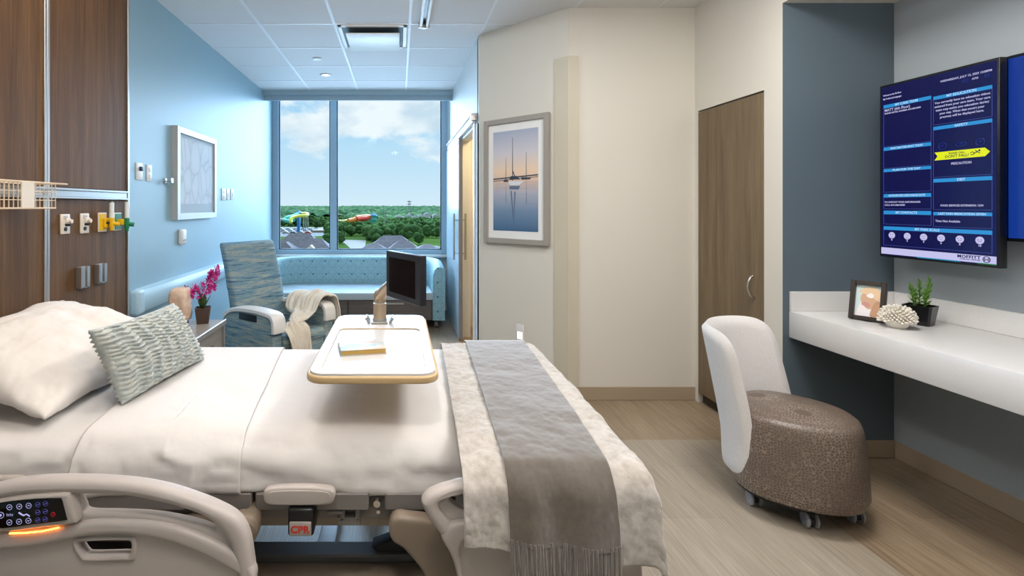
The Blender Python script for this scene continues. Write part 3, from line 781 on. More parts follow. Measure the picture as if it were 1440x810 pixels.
E_ink = emis('screen_dark_ink', '10124a', .8); E_blue = emis('screen_blue', '0a3590', .95); E_dim = emis('screen_dim_icon', '1f3f9c', .8); E_hl = emis('screen_header_text', 'bfe0ff', .9); E_grn = emis('screen_green', '2c8a4a', .8); E_cy = emis('screen_cyan', '2a9ac8', .8)
TX, TW, TZ1, TH = 2.68, .555, 2.108, .947
t = thing('patient_info_screen', 'portrait wall screen showing a dark blue patient information board', 'screen', (TX+.03, 2.5, 1.16))
b = B(); box(b, TX+.002, TX+.038, 2.222, 2.777, TZ1-TH, TZ1, .004, 2); obj('bezel', b, M_['black'], t)
b = B(); box(b, TX+.038, 2.838, 2.38, 2.62, 1.45, 1.85, .004, 1); obj('wall_mount', b, M_['black'], t)
MT = frame_M((TX+.0015, 2.777, TZ1), (0, -1, 0), (0, 0, 1))   # local x along screen, local y up (negative values go down)
def TV(u, v, z=0): return MT @ Matrix.Translation((u, -v*TH, z))
b = B(); box(b, .010, TW-.010, -TH+.012, -.012, -.001, .0008, M=MT); disp = obj('display', b, E_navy, t, smooth=None)
def rect(bm, u0, u1, v0, v1, z=.0012, th=.0005): return box(bm, u0, u1, -v1*TH, -v0*TH, z-th, z, M=MT)
LU = (.024, .270); RU = (.280, .528)
hdrs = [(LU, .117, .136, .358), (LU, .364, .383, .484), (LU, .490, .507, .623), (LU, .635, .655, .720), (LU, .731, .752, .808), ((.024, .528), .822, .842, .930),
        (RU, .126, .144, .276), (RU, .286, .304, .552), (RU, .561, .580, .723), (RU, .736, .753, .812)]
b = B()
for (u, a, c, e) in hdrs: rect(b, u[0], u[1], a, c)
obj_each('heading_bar', b, E_hdr, disp, smooth=None)
b = B()
for (u, a, c, e) in hdrs:
    lw = .0012
    box(b, u[0], u[0]+lw, -e*TH, -c*TH, .0008, .0012, M=MT); box(b, u[1]-lw, u[1], -e*TH, -c*TH, .0008, .0012, M=MT); box(b, u[0], u[1], -e*TH-lw, -e*TH, .0008, .0012, M=MT)
obj('box_outlines', b, E_box, disp, smooth=None)
def lines(name, items, mat, depth=.0002):
    for s, u, v, size, al, wd in items:
        obj(name, text_bm(s, size, TV(u, v, .0016), al, depth, .0003, 1.0, wd), mat, disp, smooth=None)
lines('heading_text', [('MY CARE TEAM', .147, .1265, .017, 'CENTER', None), ('WHAT MATTERS MOST TODAY', .147, .3735, .015, 'CENTER', .17), ('PLAN FOR THE DAY', .147, .4985, .016, 'CENTER', None),
      ('ANTICIPATED DISCHARGE DATE', .147, .645, .015, 'CENTER', .19), ('MY CONTACTS', .147, .7415, .016, 'CENTER', None), ('MY PAIN SCALE', .25, .832, .017, 'CENTER', None),
      ('MY EDUCATION', .404, .135, .017, 'CENTER', None), ('SAFETY', .404, .295, .017, 'CENTER', None), ('DIET', .404, .5705, .017, 'CENTER', None), ('LAST PAIN MEDICATION GIVEN', .404, .7445, .015, 'CENTER', .20)], E_hl)
edu = ['You currently have no education videos', 'assigned from your care team. Your care', 'team may assign you education during', 'your stay. When that occurs your', 'progress will be displayed here.']
lines('body_text', [('Welcome to the 7th Floor', .022, .062, .012, 'LEFT', .10), ('My Preferred Language:', .022, .083, .012, 'LEFT', .10),
      ('WEDNESDAY, JULY 12, 2023 12:08PM', .528, .055, .013, 'RIGHT', .215), ('A725', .462, .077, .012, 'CENTER', None),
      ('MATT (6th Floor)', .030, .150, .020, 'LEFT', .135), ('PLEASE DETAIL NUMBER: 813-000-0000', .030, .168, .011, 'LEFT', .19),
      ('TO CONTACT YOUR CASE MANAGER', .030, .682, .012, 'LEFT', .19), ('CALL 813-000-0000', .030, .699, .012, 'LEFT', .11),
      ('PRECAUTION', .404, .488, .016, 'CENTER', .085), ('FOOD SERVICES EXTENSION: 1234', .404, .702, .013, 'CENTER', .18), ('Time Not Available', .290, .783, .015, 'LEFT', .11)] +
      [(s, .404, .163+.0195*i, .0145, 'CENTER', (.235, .235, .225, .19, .185)[i]) for i, s in enumerate(edu)], E_text)
# yellow arrow banner
b = solid([[(x, -v*TH) for x, v in ((.286, .422), (.50, .422), (.520, .443), (.50, .464), (.286, .464), (.300, .443))]], .0006, 0, MT @ Matrix.Translation((0, 0, .0013))); obj('arrow_banner', b, E_yel, disp, smooth=None)
lines('banner_text', [('PLEASE CALL', .385, .4345, .012, 'CENTER', .07), ("DON'T FALL!", .385, .450, .018, 'CENTER', .10)], E_ink)
b = B()   # falling figure pictogram
def pline(bm, pts, r, z=.002, m=None):
    return tube(bm, [(m or MT) @ Vector((x, -v*TH, z)) for x, v in pts], r, 6)
fx, fv = .465, .443
merge(b, solid([[(fx+.014+.0045*math.cos(a*PI/6), -(fv-.010)*TH+.0045*math.sin(a*PI/6)) for a in range(12)]], .0004, 0, MT @ Matrix.Translation((0, 0, .0018))))
for pts in ([(fx+.009, fv-.006), (fx-.004, fv+.001)], [(fx-.004, fv+.001), (fx-.014, fv-.006), (fx-.022, fv-.002)], [(fx-.004, fv+.001), (fx-.010, fv+.007), (fx-.021, fv+.008)], [(fx+.006, fv-.005), (fx+.016, fv+.003)], [(fx+.006, fv-.005), (fx-.002, fv-.012)]):
    pline(b, pts, .0018)
obj('falling_figure', b, E_ink, disp, smooth=None)
for cx in (.322, .404, .482):
    b = B()
    pline(b, [(cx+.017*math.cos(k*PI/10)*(1.3 if cx == .404 else 1), .392+.017*math.sin(k*PI/10)/TH*(.6 if cx == .404 else 1)) for k in range(21)], .0008, .0014)
    pline(b, [(cx-.006, .392), (cx+.006, .388)], .0014, .0014); obj('icon', b, E_dim, disp, smooth=None)
for (cx, v, w2, h2) in ((.422, .078, .012, .006), (.510, .076, .009, .008)):
    b = B()
    pline(b, [(cx-w2, v-h2), (cx+w2, v-h2), (cx+w2, v+h2), (cx-w2, v+h2), (cx-w2, v-h2)], .0009, .0014); pline(b, [(cx-w2, v), (cx+w2, v)], .0009, .0014); obj('icon', b, E_dim, disp, smooth=None)
b = B(); fb = B(); faces_at = []
for k in range(6):
    cx = .070+.082*k; v = .872
    merge(b, solid([[(cx+.0175*math.cos(a*PI/12), -v*TH+.0175*math.sin(a*PI/12)) for a in range(24)]], .0004, 0, MT @ Matrix.Translation((0, 0, .0012))))
    s = (.004, .003, .001, -.001, -.003, -.004)[k]
    pline(fb, [(cx+q*.0022, v+.008+(s*(1-(q/3.)**2))/TH) for q in range(-3, 4)], .0008)
    for sx in (-1, 1): pline(fb, [(cx+sx*.004, v-.004), (cx+sx*.009, v-.004+(.002*(k-2)/TH)*.5)], .0011)
    merge(b, text_bm(str(2*k), .013, TV(cx, .898, .0014), 'CENTER', .0002, .0004))
obj('pain_scale', b, E_white, disp, smooth=None); obj('face_features', fb, E_ink, disp, smooth=None)
b = B(); rect(b, .011, .544, .945, .982); obj('footer_bar', b, E_white, disp, smooth=None)
b = B(); merge(b, text_bm('MOFFITT', .020, TV(.435, .9575, .0016), 'CENTER', .0002, .0006, 1.1, .095)); merge(b, text_bm('CANCER CENTER', .007, TV(.44, .970, .0016), 'CENTER', .0002, .0002, 1.1, .085))
cx, v = .507, .9625
pline(b, [(cx+.0135*math.cos(k*PI/12), v+.0135*math.sin(k*PI/12)/TH) for k in range(25)], .0018, .0016)
pline(b, [(cx-.007, v+.007), (cx-.007, v-.006), (cx, v+.003), (cx+.007, v-.006), (cx+.007, v+.007)], .0019, .0016)
obj('footer_logo', b, E_ink, disp, smooth=None)
b = B(); rect(b, .20, .40, .981, .9865, .0013); obj('footer_cyan_line', b, E_cy, disp, smooth=None)
b = B(); rect(b, .47, .544, .981, .9865, .0013); obj('footer_green_line', b, E_grn, disp, smooth=None)

t = thing('wall_television', 'large landscape wall television with a plain blue picture', 'television', (2.77, 1.5, 1.285))
b = B(); box(b, 2.727, 2.785, .80, 2.24, 1.283, 2.112, .005, 2); obj('bezel', b, M_['black'], t)
b = B(); box(b, 2.7255, 2.7275, .815, 2.226, 1.298, 2.098); obj('display', b, E_blue, t, smooth=None)
b = B(); box(b, 2.785, 2.838, 1.3, 1.75, 1.5, 1.9, .004, 1); obj('wall_mount', b, M_['black'], t)

# ------------------------------------------------------------ things on the desk
# photo frame (leaning back)
A_ = Vector((PX(1193.5, 2.66), 2.66, .84)); C_ = Vector((PX(1244, 2.54), 2.54, .84))
xd = (C_-A_); fwid = xd.length; xd.normalize(); out_n = Vector((xd.y, -xd.x, 0)).normalized()   # towards camera side
if out_n.y > 0: out_n = -out_n
up = (Vector((0, 0, 1))*math.cos(R(14)) - out_n*math.sin(R(14))).normalized()
Mf = frame_M(A_+Vector((0, 0, .003)), xd, up); fh = .205
t = thing('photo_frame', 'small dark photo frame standing on the quartz desk', 'photo frame', tuple((A_+C_)/2))
b = B(); k = .020
for a in ((0, k, 0, fh), (fwid-k, fwid, 0, fh), (k, fwid-k, 0, k), (k, fwid-k, fh-k, fh)): box(b, a[0], a[1], a[2], a[3], -.012, .016, .002, 1, M=Mf)
obj('frame', b, pbr('dark_brown_wood', '2a221e', .35), t)
b = B(); box(b, k-.001, fwid-k+.001, k-.001, fh-k+.001, -.012, -.004, M=Mf); obj('photo_background', b, pbr('photo_pale_sky', 'c6d8d6', .3), t)
def blob(pts, mat, name, z):
    P = cat([(p[0], p[1], 0) for p in pts], 5, True)
    b = solid([[(k+q.x*(fwid-2*k), k+q.y*(fh-2*k)) for q in P]], .0006, 0, Mf @ Matrix.Translation((0, 0, z))); obj(name, b, mat, t, smooth=None)
blob([(.06, .02), (.4, .02), (.6, .03), (.62, .3), (.45, .5), (.22, .42), (.1, .2)], pbr('photo_white_cloth', 'e6e0e2', .4), 'photo_shirt', -.0035)
blob([(.28, .4), (.5, .25), (.75, .3), (.9, .5), (.85, .75), (.5, .85), (.25, .7), (.2, .55)], pbr('photo_skin', 'c9a184', .4), 'photo_face', -.003)
blob([(.62, .03), (.95, .03), (.95, .5), (.75, .45), (.65, .25)], pbr('photo_skin_shade', 'b98f70', .4), 'photo_neck', -.0026)
blob([(.15, .78), (.4, .7), (.7, .6), (.92, .55), (.94, .85), (.7, .94), (.4, .93)], pbr('photo_straw_hat', 'dcbf9a', .4), 'photo_hat', -.0022)
blob([(.42, .66), (.62, .6), (.72, .68), (.6, .76)], pbr('photo_white_patch', 'efe9e6', .4), 'photo_highlight', -.0018)
blob([(.25, .38), (.5, .3), (.6, .36), (.5, .45), (.35, .46)], pbr('photo_scarf', 'bf8d80', .4), 'photo_scarf', -.0018)
b = B(); Mb = Mf; box(b, fwid/2-.02, fwid/2+.02, .0, .15, -.016, -.012, M=Mf); 
q0 = Mf @ Vector((fwid/2, .13, -.014)); q1 = Vector((q0.x-out_n.x*.06, q0.y-out_n.y*.06, .842)); cyl(b, q0, q1, .004); obj('stand', b, M_['dark'], t)
# coral ornament
cc = Vector((PX(1262, 2.46), 2.46, .84)); 
b = B(); lathe(b, [(0, .0), (.03, .0), (.042, .015), (.047, .04), (.038, .065), (.02, .08), (0, .083)], tuple(cc), 20)
random.seed(3)
nn = 190
for i in range(nn):
    zf = 1-(i+.5)/nn*1.25
    if zf < -.32: continue
    ph = i*2.399963; r = math.sqrt(max(0, 1-zf*zf)); d = Vector((r*math.cos(ph), r*math.sin(ph), zf*.85+.06)).normalized()
    c0 = cc+Vector((0, 0, .042)); L_ = .066*random.uniform(.9, 1.08)
    p1 = c0+Vector((d.x*L_*1.12, d.y*L_*1.12, d.z*L_*1.12))
    if p1.z < .847: p1.z = .847+random.random()*.004
    cyl(b, c0+d*.035, p1-(p1-c0)*.06, .0072, .0052, 6); ball(b, p1-(p1-c0)*.06, .0052, 1)
obj('coral_ornament', b, pbr('white_ceramic', 'e2dccf', .5), None, 'white spiky coral ornament on the desk in front of the potted plant', 'ornament', loc=tuple(cc), smooth=50)
# potted plant
pc = Vector((PX(1294, 2.53), 2.53, .84))
t = thing('potted_succulent', 'green leafy artificial plant in a square black pot on the desk', 'plant', tuple(pc))
b = B(); 
def sqpot(bm, c, w0, w1, h, rz=0, wall=.004):
    tt = B(); rings = []
    for (w, z) in ((w0, 0), (w1, h), (w1-wall, h), (w1-wall-.002, h-.012)):
        rr = []
        for k in range(4):
            for a in (-1, 1):
                ang = PI/4+k*PI/2; cx, cy = math.cos(ang)*w*1.32, math.sin(ang)*w*1.32
                tx, ty = -math.sin(ang)*w*.12*a, math.cos(ang)*w*.12*a
                rr.append(tt.verts.new((cx+tx, cy+ty, z)))
        rings.append(rr)
    for a, c2 in zip(rings, rings[1:]):
        for i in range(8): tt.faces.new((a[i], a[(i+1) % 8], c2[(i+1) % 8], c2[i]))
    tt.faces.new(rings[0][::-1]); tt.faces.new(rings[-1])
    bmesh.ops.rotate(tt, verts=tt.verts, cent=(0, 0, 0), matrix=Matrix.Rotation(rz, 3, 'Z'))
    bmesh.ops.translate(tt, verts=tt.verts, vec=c); return merge(bm, tt)
sqpot(b, pc, .042, .055, .098, .5); obj('pot', b, M_['black'], t)
b = B(); cyl(b, pc+Vector((0, 0, .084)), pc+Vector((0, 0, .09)), .048, seg=12); obj('soil', b, pbr('dark_soil', '2b231c', .9), t)
def leaf(bm, base, d, L_, w, droop=.2, seg=4, side=None):
    d = d.normalized(); s = d.cross(Vector((0, 0, 1)))
    if s.length < 1e-3: s = Vector((1, 0, 0))
    s.normalize(); n = s.cross(d); tt = B(); rows = []
    for i in range(seg+1):
        f = i/seg; c = base+d*L_*f+Vector((0, 0, -droop*L_*f*f)); ww = w*math.sin(PI*min(.97, .12+f*.86))
        rows.append([tt.verts.new(c-s*ww), tt.verts.new(c-n*ww*.35), tt.verts.new(c+s*ww)])
    for a, c2 in zip(rows, rows[1:]):
        for j in range(2): tt.faces.new((a[j], a[j+1], c2[j+1], c2[j]))
    return merge(bm, tt)
random.seed(11)
st = B(); lf = B()
for (ox, oy, hh, lean) in ((-.03, .0, .115, (-.18, 0)), (-.005, .015, .085, (-.05, .1)), (.012, -.012, .15, (.10, -.05)), (.032, .008, .12, (.3, .02)), (.0, -.02, .09, (-.05, -.15)), (.018, .02, .13, (.12, .12))):
    p0 = pc+Vector((ox, oy, .088)); dd = Vector((lean[0], lean[1], 1)).normalized(); p1 = p0+dd*hh
    cyl(st, p0, p1, .003, .002, 6)
    for i in range(26):
        f = i/26; a = i*2.4; base = p0.lerp(p1, .1+.9*f)
        leaf(lf, base, Vector((math.cos(a), math.sin(a), .55+f*1.3)), .034*(1-.35*f), .0052, .1, 3)
obj('stems', st, pbr('stem_green', '4a6a2c', .6), t); obj('leaves', lf, pbr('succulent_leaf_green', '5c8a2e', .45, var=(30, '7dab48')), t, smooth=60)

# ------------------------------------------------------------ swivel chair
CH = Vector((1.87, 2.42, 0)); ang = math.atan2(-.64, .77)
t = thing('guest_chair', 'round brown patterned chair with pale grey wraparound back on casters', 'chair', tuple(CH), ang)
def sup(th, a, c, n=2.3):
    ct, st_ = math.cos(th), math.sin(th)
    return Vector((a*math.copysign(abs(ct)**(2/n), ct), c*math.copysign(abs(st_)**(2/n), st_), 0))
def drum(u, v):
    th = u*2*PI
    # profile : bottom -> side -> rounded top edge -> domed centre
    P = [(0.0, .105), (.9, .098), (1.0, .11), (1.035, .14), (1.025, .22), (1.0, .32), (.972, .40), (.955, .43), (.925, .453), (.86, .468), (.5, .484), (0, .488)]
    k = v*(len(P)-1); i = min(int(k), len(P)-2); f = k-i
    s = P[i][0]*(1-f)+P[i+1][0]*f; z = P[i][1]*(1-f)+P[i+1][1]*f
    q = sup(th, .30, .255, 2.25)*s
    if q.x < 0: q.x *= .70
    # top slopes slightly: scoop behind
    return Vector((q.x, q.y, z))
b = B(); grid(b, drum, 64, 33, True); bmesh.ops.remove_doubles(b, verts=b.verts, dist=1e-5); obj('seat_drum', b, M_['drum'], t, local=True, smooth=40)
def backshell():
    tt = B(); nu, nv = 40, 22; th0, th1 = R(99), R(236); zl, zh = .125, .835; T = .024
    rows = {}
    def P(u, v, off):
        # rounded-rectangle parameter squeeze near corners
        th = th0+R(4)*v+(th1-R(1)*v-th0-R(4)*v)*u; z = zl+(zh-zl)*v
        lean = .0+.14*max(0, (v-.25))**1.25
        q = sup(th, .315, .268, 2.2); n = q.normalized()
        s = 1+.03*math.sin(v*PI)
        return Vector((q.x*s-lean+.115, q.y*(1+.02*v)+.03, z))+n*off
    return P, th0, th1
P_, _, _ = backshell()
def shell_f(a, c):
    # a around the section perimeter (closed), c ignored
    return None
tt = B(); nu, nv = 44, 26
def rc(u, v, r=.11):
    """pull grid inward near corners so that the outline is a rounded rectangle (u,v in 0..1, real size ~.62x.67)"""
    x = (u-.5)*2; y = (v-.5)*2
    k = max(abs(x), abs(y))
    if k < 1e-6: return u, v
    n = 8.0; s = k/((abs(x)**n+abs(y)**n)**(1/n))
    return .5+x*s/2, .5+y*s/2
for side in (0, 1):
    V = []
    for i in range(nu+1):
        row = []
        for j in range(nv+1):
            u0, v0 = i/nu, j/nv; u, v = rc(u0, v0)
            e = max(abs(u0-.5), abs(v0-.5))*2
            th_ = .027*math.sqrt(max(0, 1-max(0, (e-.88)/.12)**2))
            row.append(tt.verts.new(P_(u, v, .026+(th_ if side else -th_))))
        V.append(row)
    for i in range(nu):
        for j in range(nv):
            f = (V[i][j], V[i+1][j], V[i+1][j+1], V[i][j+1]); tt.faces.new(f if side else f[::-1])
bmesh.ops.remove_doubles(tt, verts=tt.verts, dist=1e-5)
obj('backrest', tt, M_['shell'], t, local=True, smooth=70)
b = B(); lathe(b, [(0, .07), (.2, .07), (.2, .099), (0, .099)], (0, 0, 0), 24); obj('base_plate', b, M_['dark'], t, local=True)
Mcw = pbr('grey_caster_tread', '8d8f94', .35)
for (wx, wy) in ((1.712, 2.40), (1.845, 2.235), (2.08, 2.27), (1.97, 2.60)):
    rel = Vector((wx-CH.x, wy-CH.y, 0)); rel.rotate(Matrix.Rotation(-ang, 3, 'Z'))
    d = Vector((.75, .45, 0)).normalized()
    b = B(); c0 = rel+Vector((0, 0, .034))
    cyl(b, c0-d*.012, c0+d*.012, .022, seg=14); cyl(b, c0+Vector((0, 0, 0)), rel+Vector((0, 0, .075)), .008); box(b, rel.x-.018, rel.x+.018, rel.y-.018, rel.y+.018, .05, .072, .006, 2)
    cs = obj('caster', b, M_['dark'], t, local=True)
    b = B()
    for s in (-1, 1):
        q = c0+d*s*.018
        lathe(b, [(0, -.006), (.026, -.006), (.034, -.003), (.034, .004), (.026, .008), (.012, .006), (0, .006)], (0, 0, 0), 22, M=Matrix.Translation(q) @ (d*s).to_track_quat('Z', 'Y').to_matrix().to_4x4())
    obj('wheel', b, Mcw, cs, local=True)

# ------------------------------------------------------------ window sofa
t = thing('window_sofa', 'teal lattice curved-back sofa under the window with wooden drawer base', 'sofa', (-.6, 6.3, 0))
# back path: left arm front -> round corner -> back -> round corner -> right arm front
def sofa_path():
    pts = [(-1.64, 5.84), (-1.64, 6.2)]
    for k in range(1, 9): a = PI-k*PI/16; pts.append((-1.64+.42+.42*math.cos(a), 6.24+.42*math.sin(a)))
    pts += [(-.8, 6.66), (-.3, 6.66)]
    for k in range(0, 9): a = PI/2-k*PI/16; pts.append((.06+.42*math.cos(a)-.0, 6.24+.42*math.sin(a)))
    pts += [(.48, 6.0), (.48, 5.84)]
    return [Vector((x, y, 0)) for x, y in pts]
SP = cat(sofa_path(), 4)
def loft(bm, path, prof_f, closed_caps=True):
    tt = B(); rings = []; n = len(path)
    for i, p in enumerate(path):
        a = path[max(0, i-1)]; c = path[min(n-1, i+1)]; d = (c-a).normalized(); nrm = Vector((d.y, -d.x, 0))  # points inward
        rings.append([tt.verts.new(p+nrm*o+Vector((0, 0, z))) for o, z in prof_f(i/(n-1))])
    m = len(rings[0])
    for a, c in zip(rings, rings[1:]):
        for k in range(m): tt.faces.new((a[k], a[(k+1) % m], c[(k+1) % m], c[k]))
    if closed_caps: tt.faces.new(rings[0][::-1]); tt.faces.new(rings[-1])
    return merge(bm, tt)
def bprof(u):
    e = min(1, min(u, 1-u)/.10); top = .72+.05*math.sin(e*PI/2)
    fr = .085
    return [(-.06, .10), (fr, .10), (fr, .42), (fr-.005, top-.10), (fr-.025, top-.03), (fr-.06, top), (-.01, top+.002), (-.045, top-.015), (-.06, top-.05)]
b = B(); loft(b, SP, bprof); obj('backrest', b, M_['lattice'], t, smooth=50)
b = B()
sd = [(-1.555, 5.80), (.395, 5.80), (.395, 6.25)]+[(.06+.335*math.cos(k*PI/16), 6.24+.335*math.sin(k*PI/16)) for k in range(1, 9)]+[(-1.22, 6.575)]+[(-1.22+.335*math.cos(a*PI/16), 6.24+.335*math.sin(a*PI/16)) for a in range(9, 17)]
tt = solid([[(x, y) for x, y in sd]], .09, .02, Matrix.Translation((0, 0, .385))); obj('seat_cushion', tt, pbr('pale_grey_seat_vinyl', 'a8b6bc', .35), t)
b = B(); box(b, -1.55, .39, 5.85, 6.5, .10, .338); obj('base', b, M_['sofawood'], t)
for (a, c) in ((-1.55, -.60), (-.59, .385)):
    b = B(); box(b, a, c, 5.822, 5.85, .11, .335, .002, 1); dr = obj('drawer', b, M_['sofawood'], t)
    b = B(); m_ = (a+c)/2; box(b, m_-.16, m_+.16, 5.808, 5.822, .29, .312, .003, 1); obj('handle', b, M_['alu'], dr)
for (x, y) in ((.44, 5.9), (-1.6, 5.9), (.44, 6.5), (-1.6, 6.5)):
    b = B(); cyl(b, (x-.018, y, .045), (x+.018, y, .045), .043); cyl(b, (x, y, .05), (x, y, .11), .012); obj('caster', b, M_['bedgrey'], t)

# ------------------------------------------------------------ recliner
d_ = Vector((.81, -.59, 0)); RA = math.atan2(d_.x, -d_.y)    # local -Y faces d_
P0r = Vector((-.93, 3.66, 0)); e_ = Vector((.59, .81, 0))
RC = P0r+e_*.32-d_*.0
t = thing('recliner', 'blue and cream striped recliner with white armrest caps by the window', 'recliner', tuple(RC), RA)
def arm(sx):
    prof = [(0.0, .06), (0.0, .52), (.02, .585), (.07, .615), (.3, .625), (.52, .60), (.62, .53), (.68, .40), (.68, .06)]
    tt = B(); x0, x1 = sorted((sx*.32, sx*.225))
    A = [tt.verts.new((x0, y, z)) for y, z in prof]; C2 = [tt.verts.new((x1, y, z)) for y, z in prof]
    tt.faces.new(A); tt.faces.new(C2[::-1]); n = len(prof)
    for i in range(n): tt.faces.new((A[i], A[(i+1) % n], C2[(i+1) % n], C2[i]))
    bmesh.ops.bevel(tt, geom=[e for e in tt.edges if abs(e.verts[0].co.x-e.verts[1].co.x) < 1e-6], offset=.012, segments=3, profile=.5, affect='EDGES')
    return tt
for sx in (-1, 1):
    a = obj('arm', arm(sx), M_['stripe'], t, local=True)
    # white cap following the arm's top
    cp = cat([(0, -.012, .50), (0, -.012, .55), (0, .005, .605), (0, .07, .632), (0, .3, .640), (0, .50, .617), (0, .60, .56)], 5)
    tt = B(); rings = []
    for i, p in enumerate(cp):
        q0 = cp[max(0, i-1)]; q1 = cp[min(len(cp)-1, i+1)]; dd = (q1-q0).normalized(); nn_ = Vector((0, -dd.z, dd.y))
        x0, x1 = sx*.328, sx*.212
        ring = []
        for (fx_, fn) in ((0, -.016), (-.02, -.004), (0, .010), (.12, .016), (.88, .016), (1, .010), (1.02, -.004), (1, -.016)):
            ring.append(tt.verts.new(Vector((x0+(x1-x0)*fx_, p.y, p.z))+nn_*fn))
        rings.append(ring)
    for r0, r1 in zip(rings, rings[1:]):
        for k in range(8): tt.faces.new((r0[k], r0[(k+1) % 8], r1[(k+1) % 8], r1[k]))
    tt.faces.new(rings[0][::-1]); tt.faces.new(rings[-1])
    obj('armrest_cap', tt, M_['white'], a, local=True, smooth=50)
    b = B(); x = sx*.324
    box(b, min(x, x-sx*.02), max(x, x-sx*.02)+0, .18, .40, .555, .612, .008, 2); obj('hand_slot', b, M_['black'], a, local=True)
b = B(); box(b, -.222, .222, -.005, .55, .10, .40, .03, 3); obj('footrest_front', b, M_['stripe'], t, local=True)
def seatc(u, v):
    x = (u-.5)*.444; y = -.012+v*.56; z = .44-.03*v+.018*math.sin(PI*u)
    return Vector((x, y, z))
b = B(); box(b, -.222, .222, -.02, .55, .36, .455, .035, 4); obj('seat', b, M_['stripe'], t, local=True)
def rback(u, v):
    # closed section around (u) going up (v)
    P = [(.50, .34), (.52, .5), (.55, .66), (.585, .80), (.625, .94), (.665, 1.06), (.69, 1.135)]
    k = v*(len(P)-1); i = min(int(k), len(P)-2); f = k-i
    y = P[i][0]*(1-f)+P[i+1][0]*f; z = P[i][1]*(1-f)+P[i+1][1]*f
    wv = .255 if v < .45 else .262
    th = .055+.02*math.sin(PI*min(1, v*1.6))
    if v > .93: th *= math.sqrt(max(.02, 1-((v-.93)/.07)**2))
    a = u*2*PI; q = sup(a, wv, th, 4.5)
    return Vector((q.x, y+q.y*1.0+.03, z))
b = B(); grid(b, rback, 48, 30, True)
obj('backrest', b, M_['stripe'], t, local=True, smooth=60)
b = B(); tube(b, [(-.33, .25, .30), (-.335, .12, .235)], .018, 8, sy=.5); tube(b, [(-.328, .27, .31), (-.332, .25, .30)], .02, 8); obj('recline_lever', b, M_['black'], t, local=True)
b = B(); box(b, -.30, .30, .04, .64, .03, .10, .01, 1); obj('base', b, M_['dark'], t, local=True)
for (x, y) in ((-.26, .08), (.26, .08), (-.26, .6), (.26, .6)):
    b = B(); cyl(b, (x-.012, y, .03), (x+.012, y, .03), .03); obj('caster', b, M_['bedgrey'], t, local=True)
# cream throw over the far arm and the seat
def loc2w(p): 
    q = Vector(p); q.rotate(Matrix.Rotation(RA, 3, 'Z')); return q+RC
path = [(.36, .10, .44), (.355, .12, .56), (.33, .15, .655), (.27, .18, .672), (.20, .19, .655), (.13, .17, .56), (.05, .14, .525), (-.04, .09, .515), (-.10, .03, .505), (-.12, -.035, .47), (-.11, -.055, .38), (-.09, -.06, .29), (-.06, -.062, .21)]
wid = [.26, .30, .34, .36, .38, .36, .33, .26, .24, .25, .21, .15, .05]
cp = cat(path, 6); n = len(cp)
def cthrow(u, v):
    k = u*(n-1); i = min(int(k), n-2); f = k-i; p = cp[i].lerp(cp[i+1], f)
    kk = u*(len(wid)-1); j = min(int(kk), len(wid)-2); w = wid[j]*(1-(kk-j))+wid[j+1]*(kk-j)
    d = (cp[i+1]-cp[i]).normalized(); wd = Vector((0, 1, 0)) if u < .55 else Vector((.75, .66*(1-(u-.55)/.45), .0)).normalized()
    wd = Vector((0, 1, 0)).lerp(Vector((.95, .15, .08)), max(0, min(1, (u-.4)/.3))).normalized()
    nrm = d.cross(wd).normalized()
    if nrm.z < 0 and u < .75: nrm = -nrm
    if u >= .75 and nrm.y > 0: nrm = -nrm
    s = (v-.5)
    fold = .020*math.sin(s*26+u*5)+.012*math.sin(s*47+u*11+1)+.03*fbm((u*3, v*3, 2.2), 1.6, 3)
    q = p+wd*s*w+nrm*(.014+abs(fold)*(.9 if u > .15 else .4))
    if .42 < u < .75: q.z += .05*max(0, 1-abs(s)*2.2)*abs(math.sin(u*21))
    return q
b = B(); grid(b, cthrow, 84, 44)
for v in b.verts: v.co = loc2w(v.co)
o = obj('throw_blanket', b, M_['creamthrow'], None, 'cream knit throw draped over the recliner seat and arm', 'blanket', loc=tuple(RC+Vector((0, 0, .5))), smooth=180, recalc=False)
sm = o.modifiers.new('solid', 'SOLIDIFY'); sm.thickness = .008

# ------------------------------------------------------------ nightstand
t = thing('nightstand', 'grey wood bedside cabinet holding the orchid and stone lamp', 'nightstand', (-1.3, 2.75, 0))
b = B(); box(b, -1.56, -1.045, 2.46, 2.99, .735, .76, .003, 1); obj('top', b, M_['greywood'], t)
b = B(); box(b, -1.045, -1.038, 2.455, 2.995, .733, .762, .002, 1); box(b, -1.56, -1.04, 2.452, 2.458, .733, .762); obj('edge_band', b, M_['alu'], t)
b = B(); box(b, -1.55, -1.075, 2.475, 2.975, .06, .735, .002, 1); obj('cabinet', b, M_['greywood'], t)
for (z0, z1) in ((.52, .725), (.30, .51), (.08, .29)):
    b = B(); box(b, -1.075, -1.055, 2.478, 2.972, z0, z1, .002, 1); dr = obj('drawer', b, M_['greywood'], t)
    zz = z1-.07; b = B(); tube(b, cat([(-1.055, 2.66, zz), (-1.03, 2.665, zz), (-1.025, 2.72, zz), (-1.03, 2.775, zz), (-1.055, 2.78, zz)], 5), .005, 8); obj('handle', b, M_['steel'], dr)
b = B(); box(b, -1.057, -1.045, 2.972, 2.99, .06, .735); obj('corner_trim', b, M_['alu'], t)
for (x, y) in ((-1.5, 2.53), (-1.12, 2.53), (-1.5, 2.93), (-1.12, 2.93)):
    b = B(); cyl(b, (x-.012, y, .028), (x+.012, y, .028), .028); cyl(b, (x, y, .03), (x, y, .06), .008); obj('caster', b, M_['dark'], t)
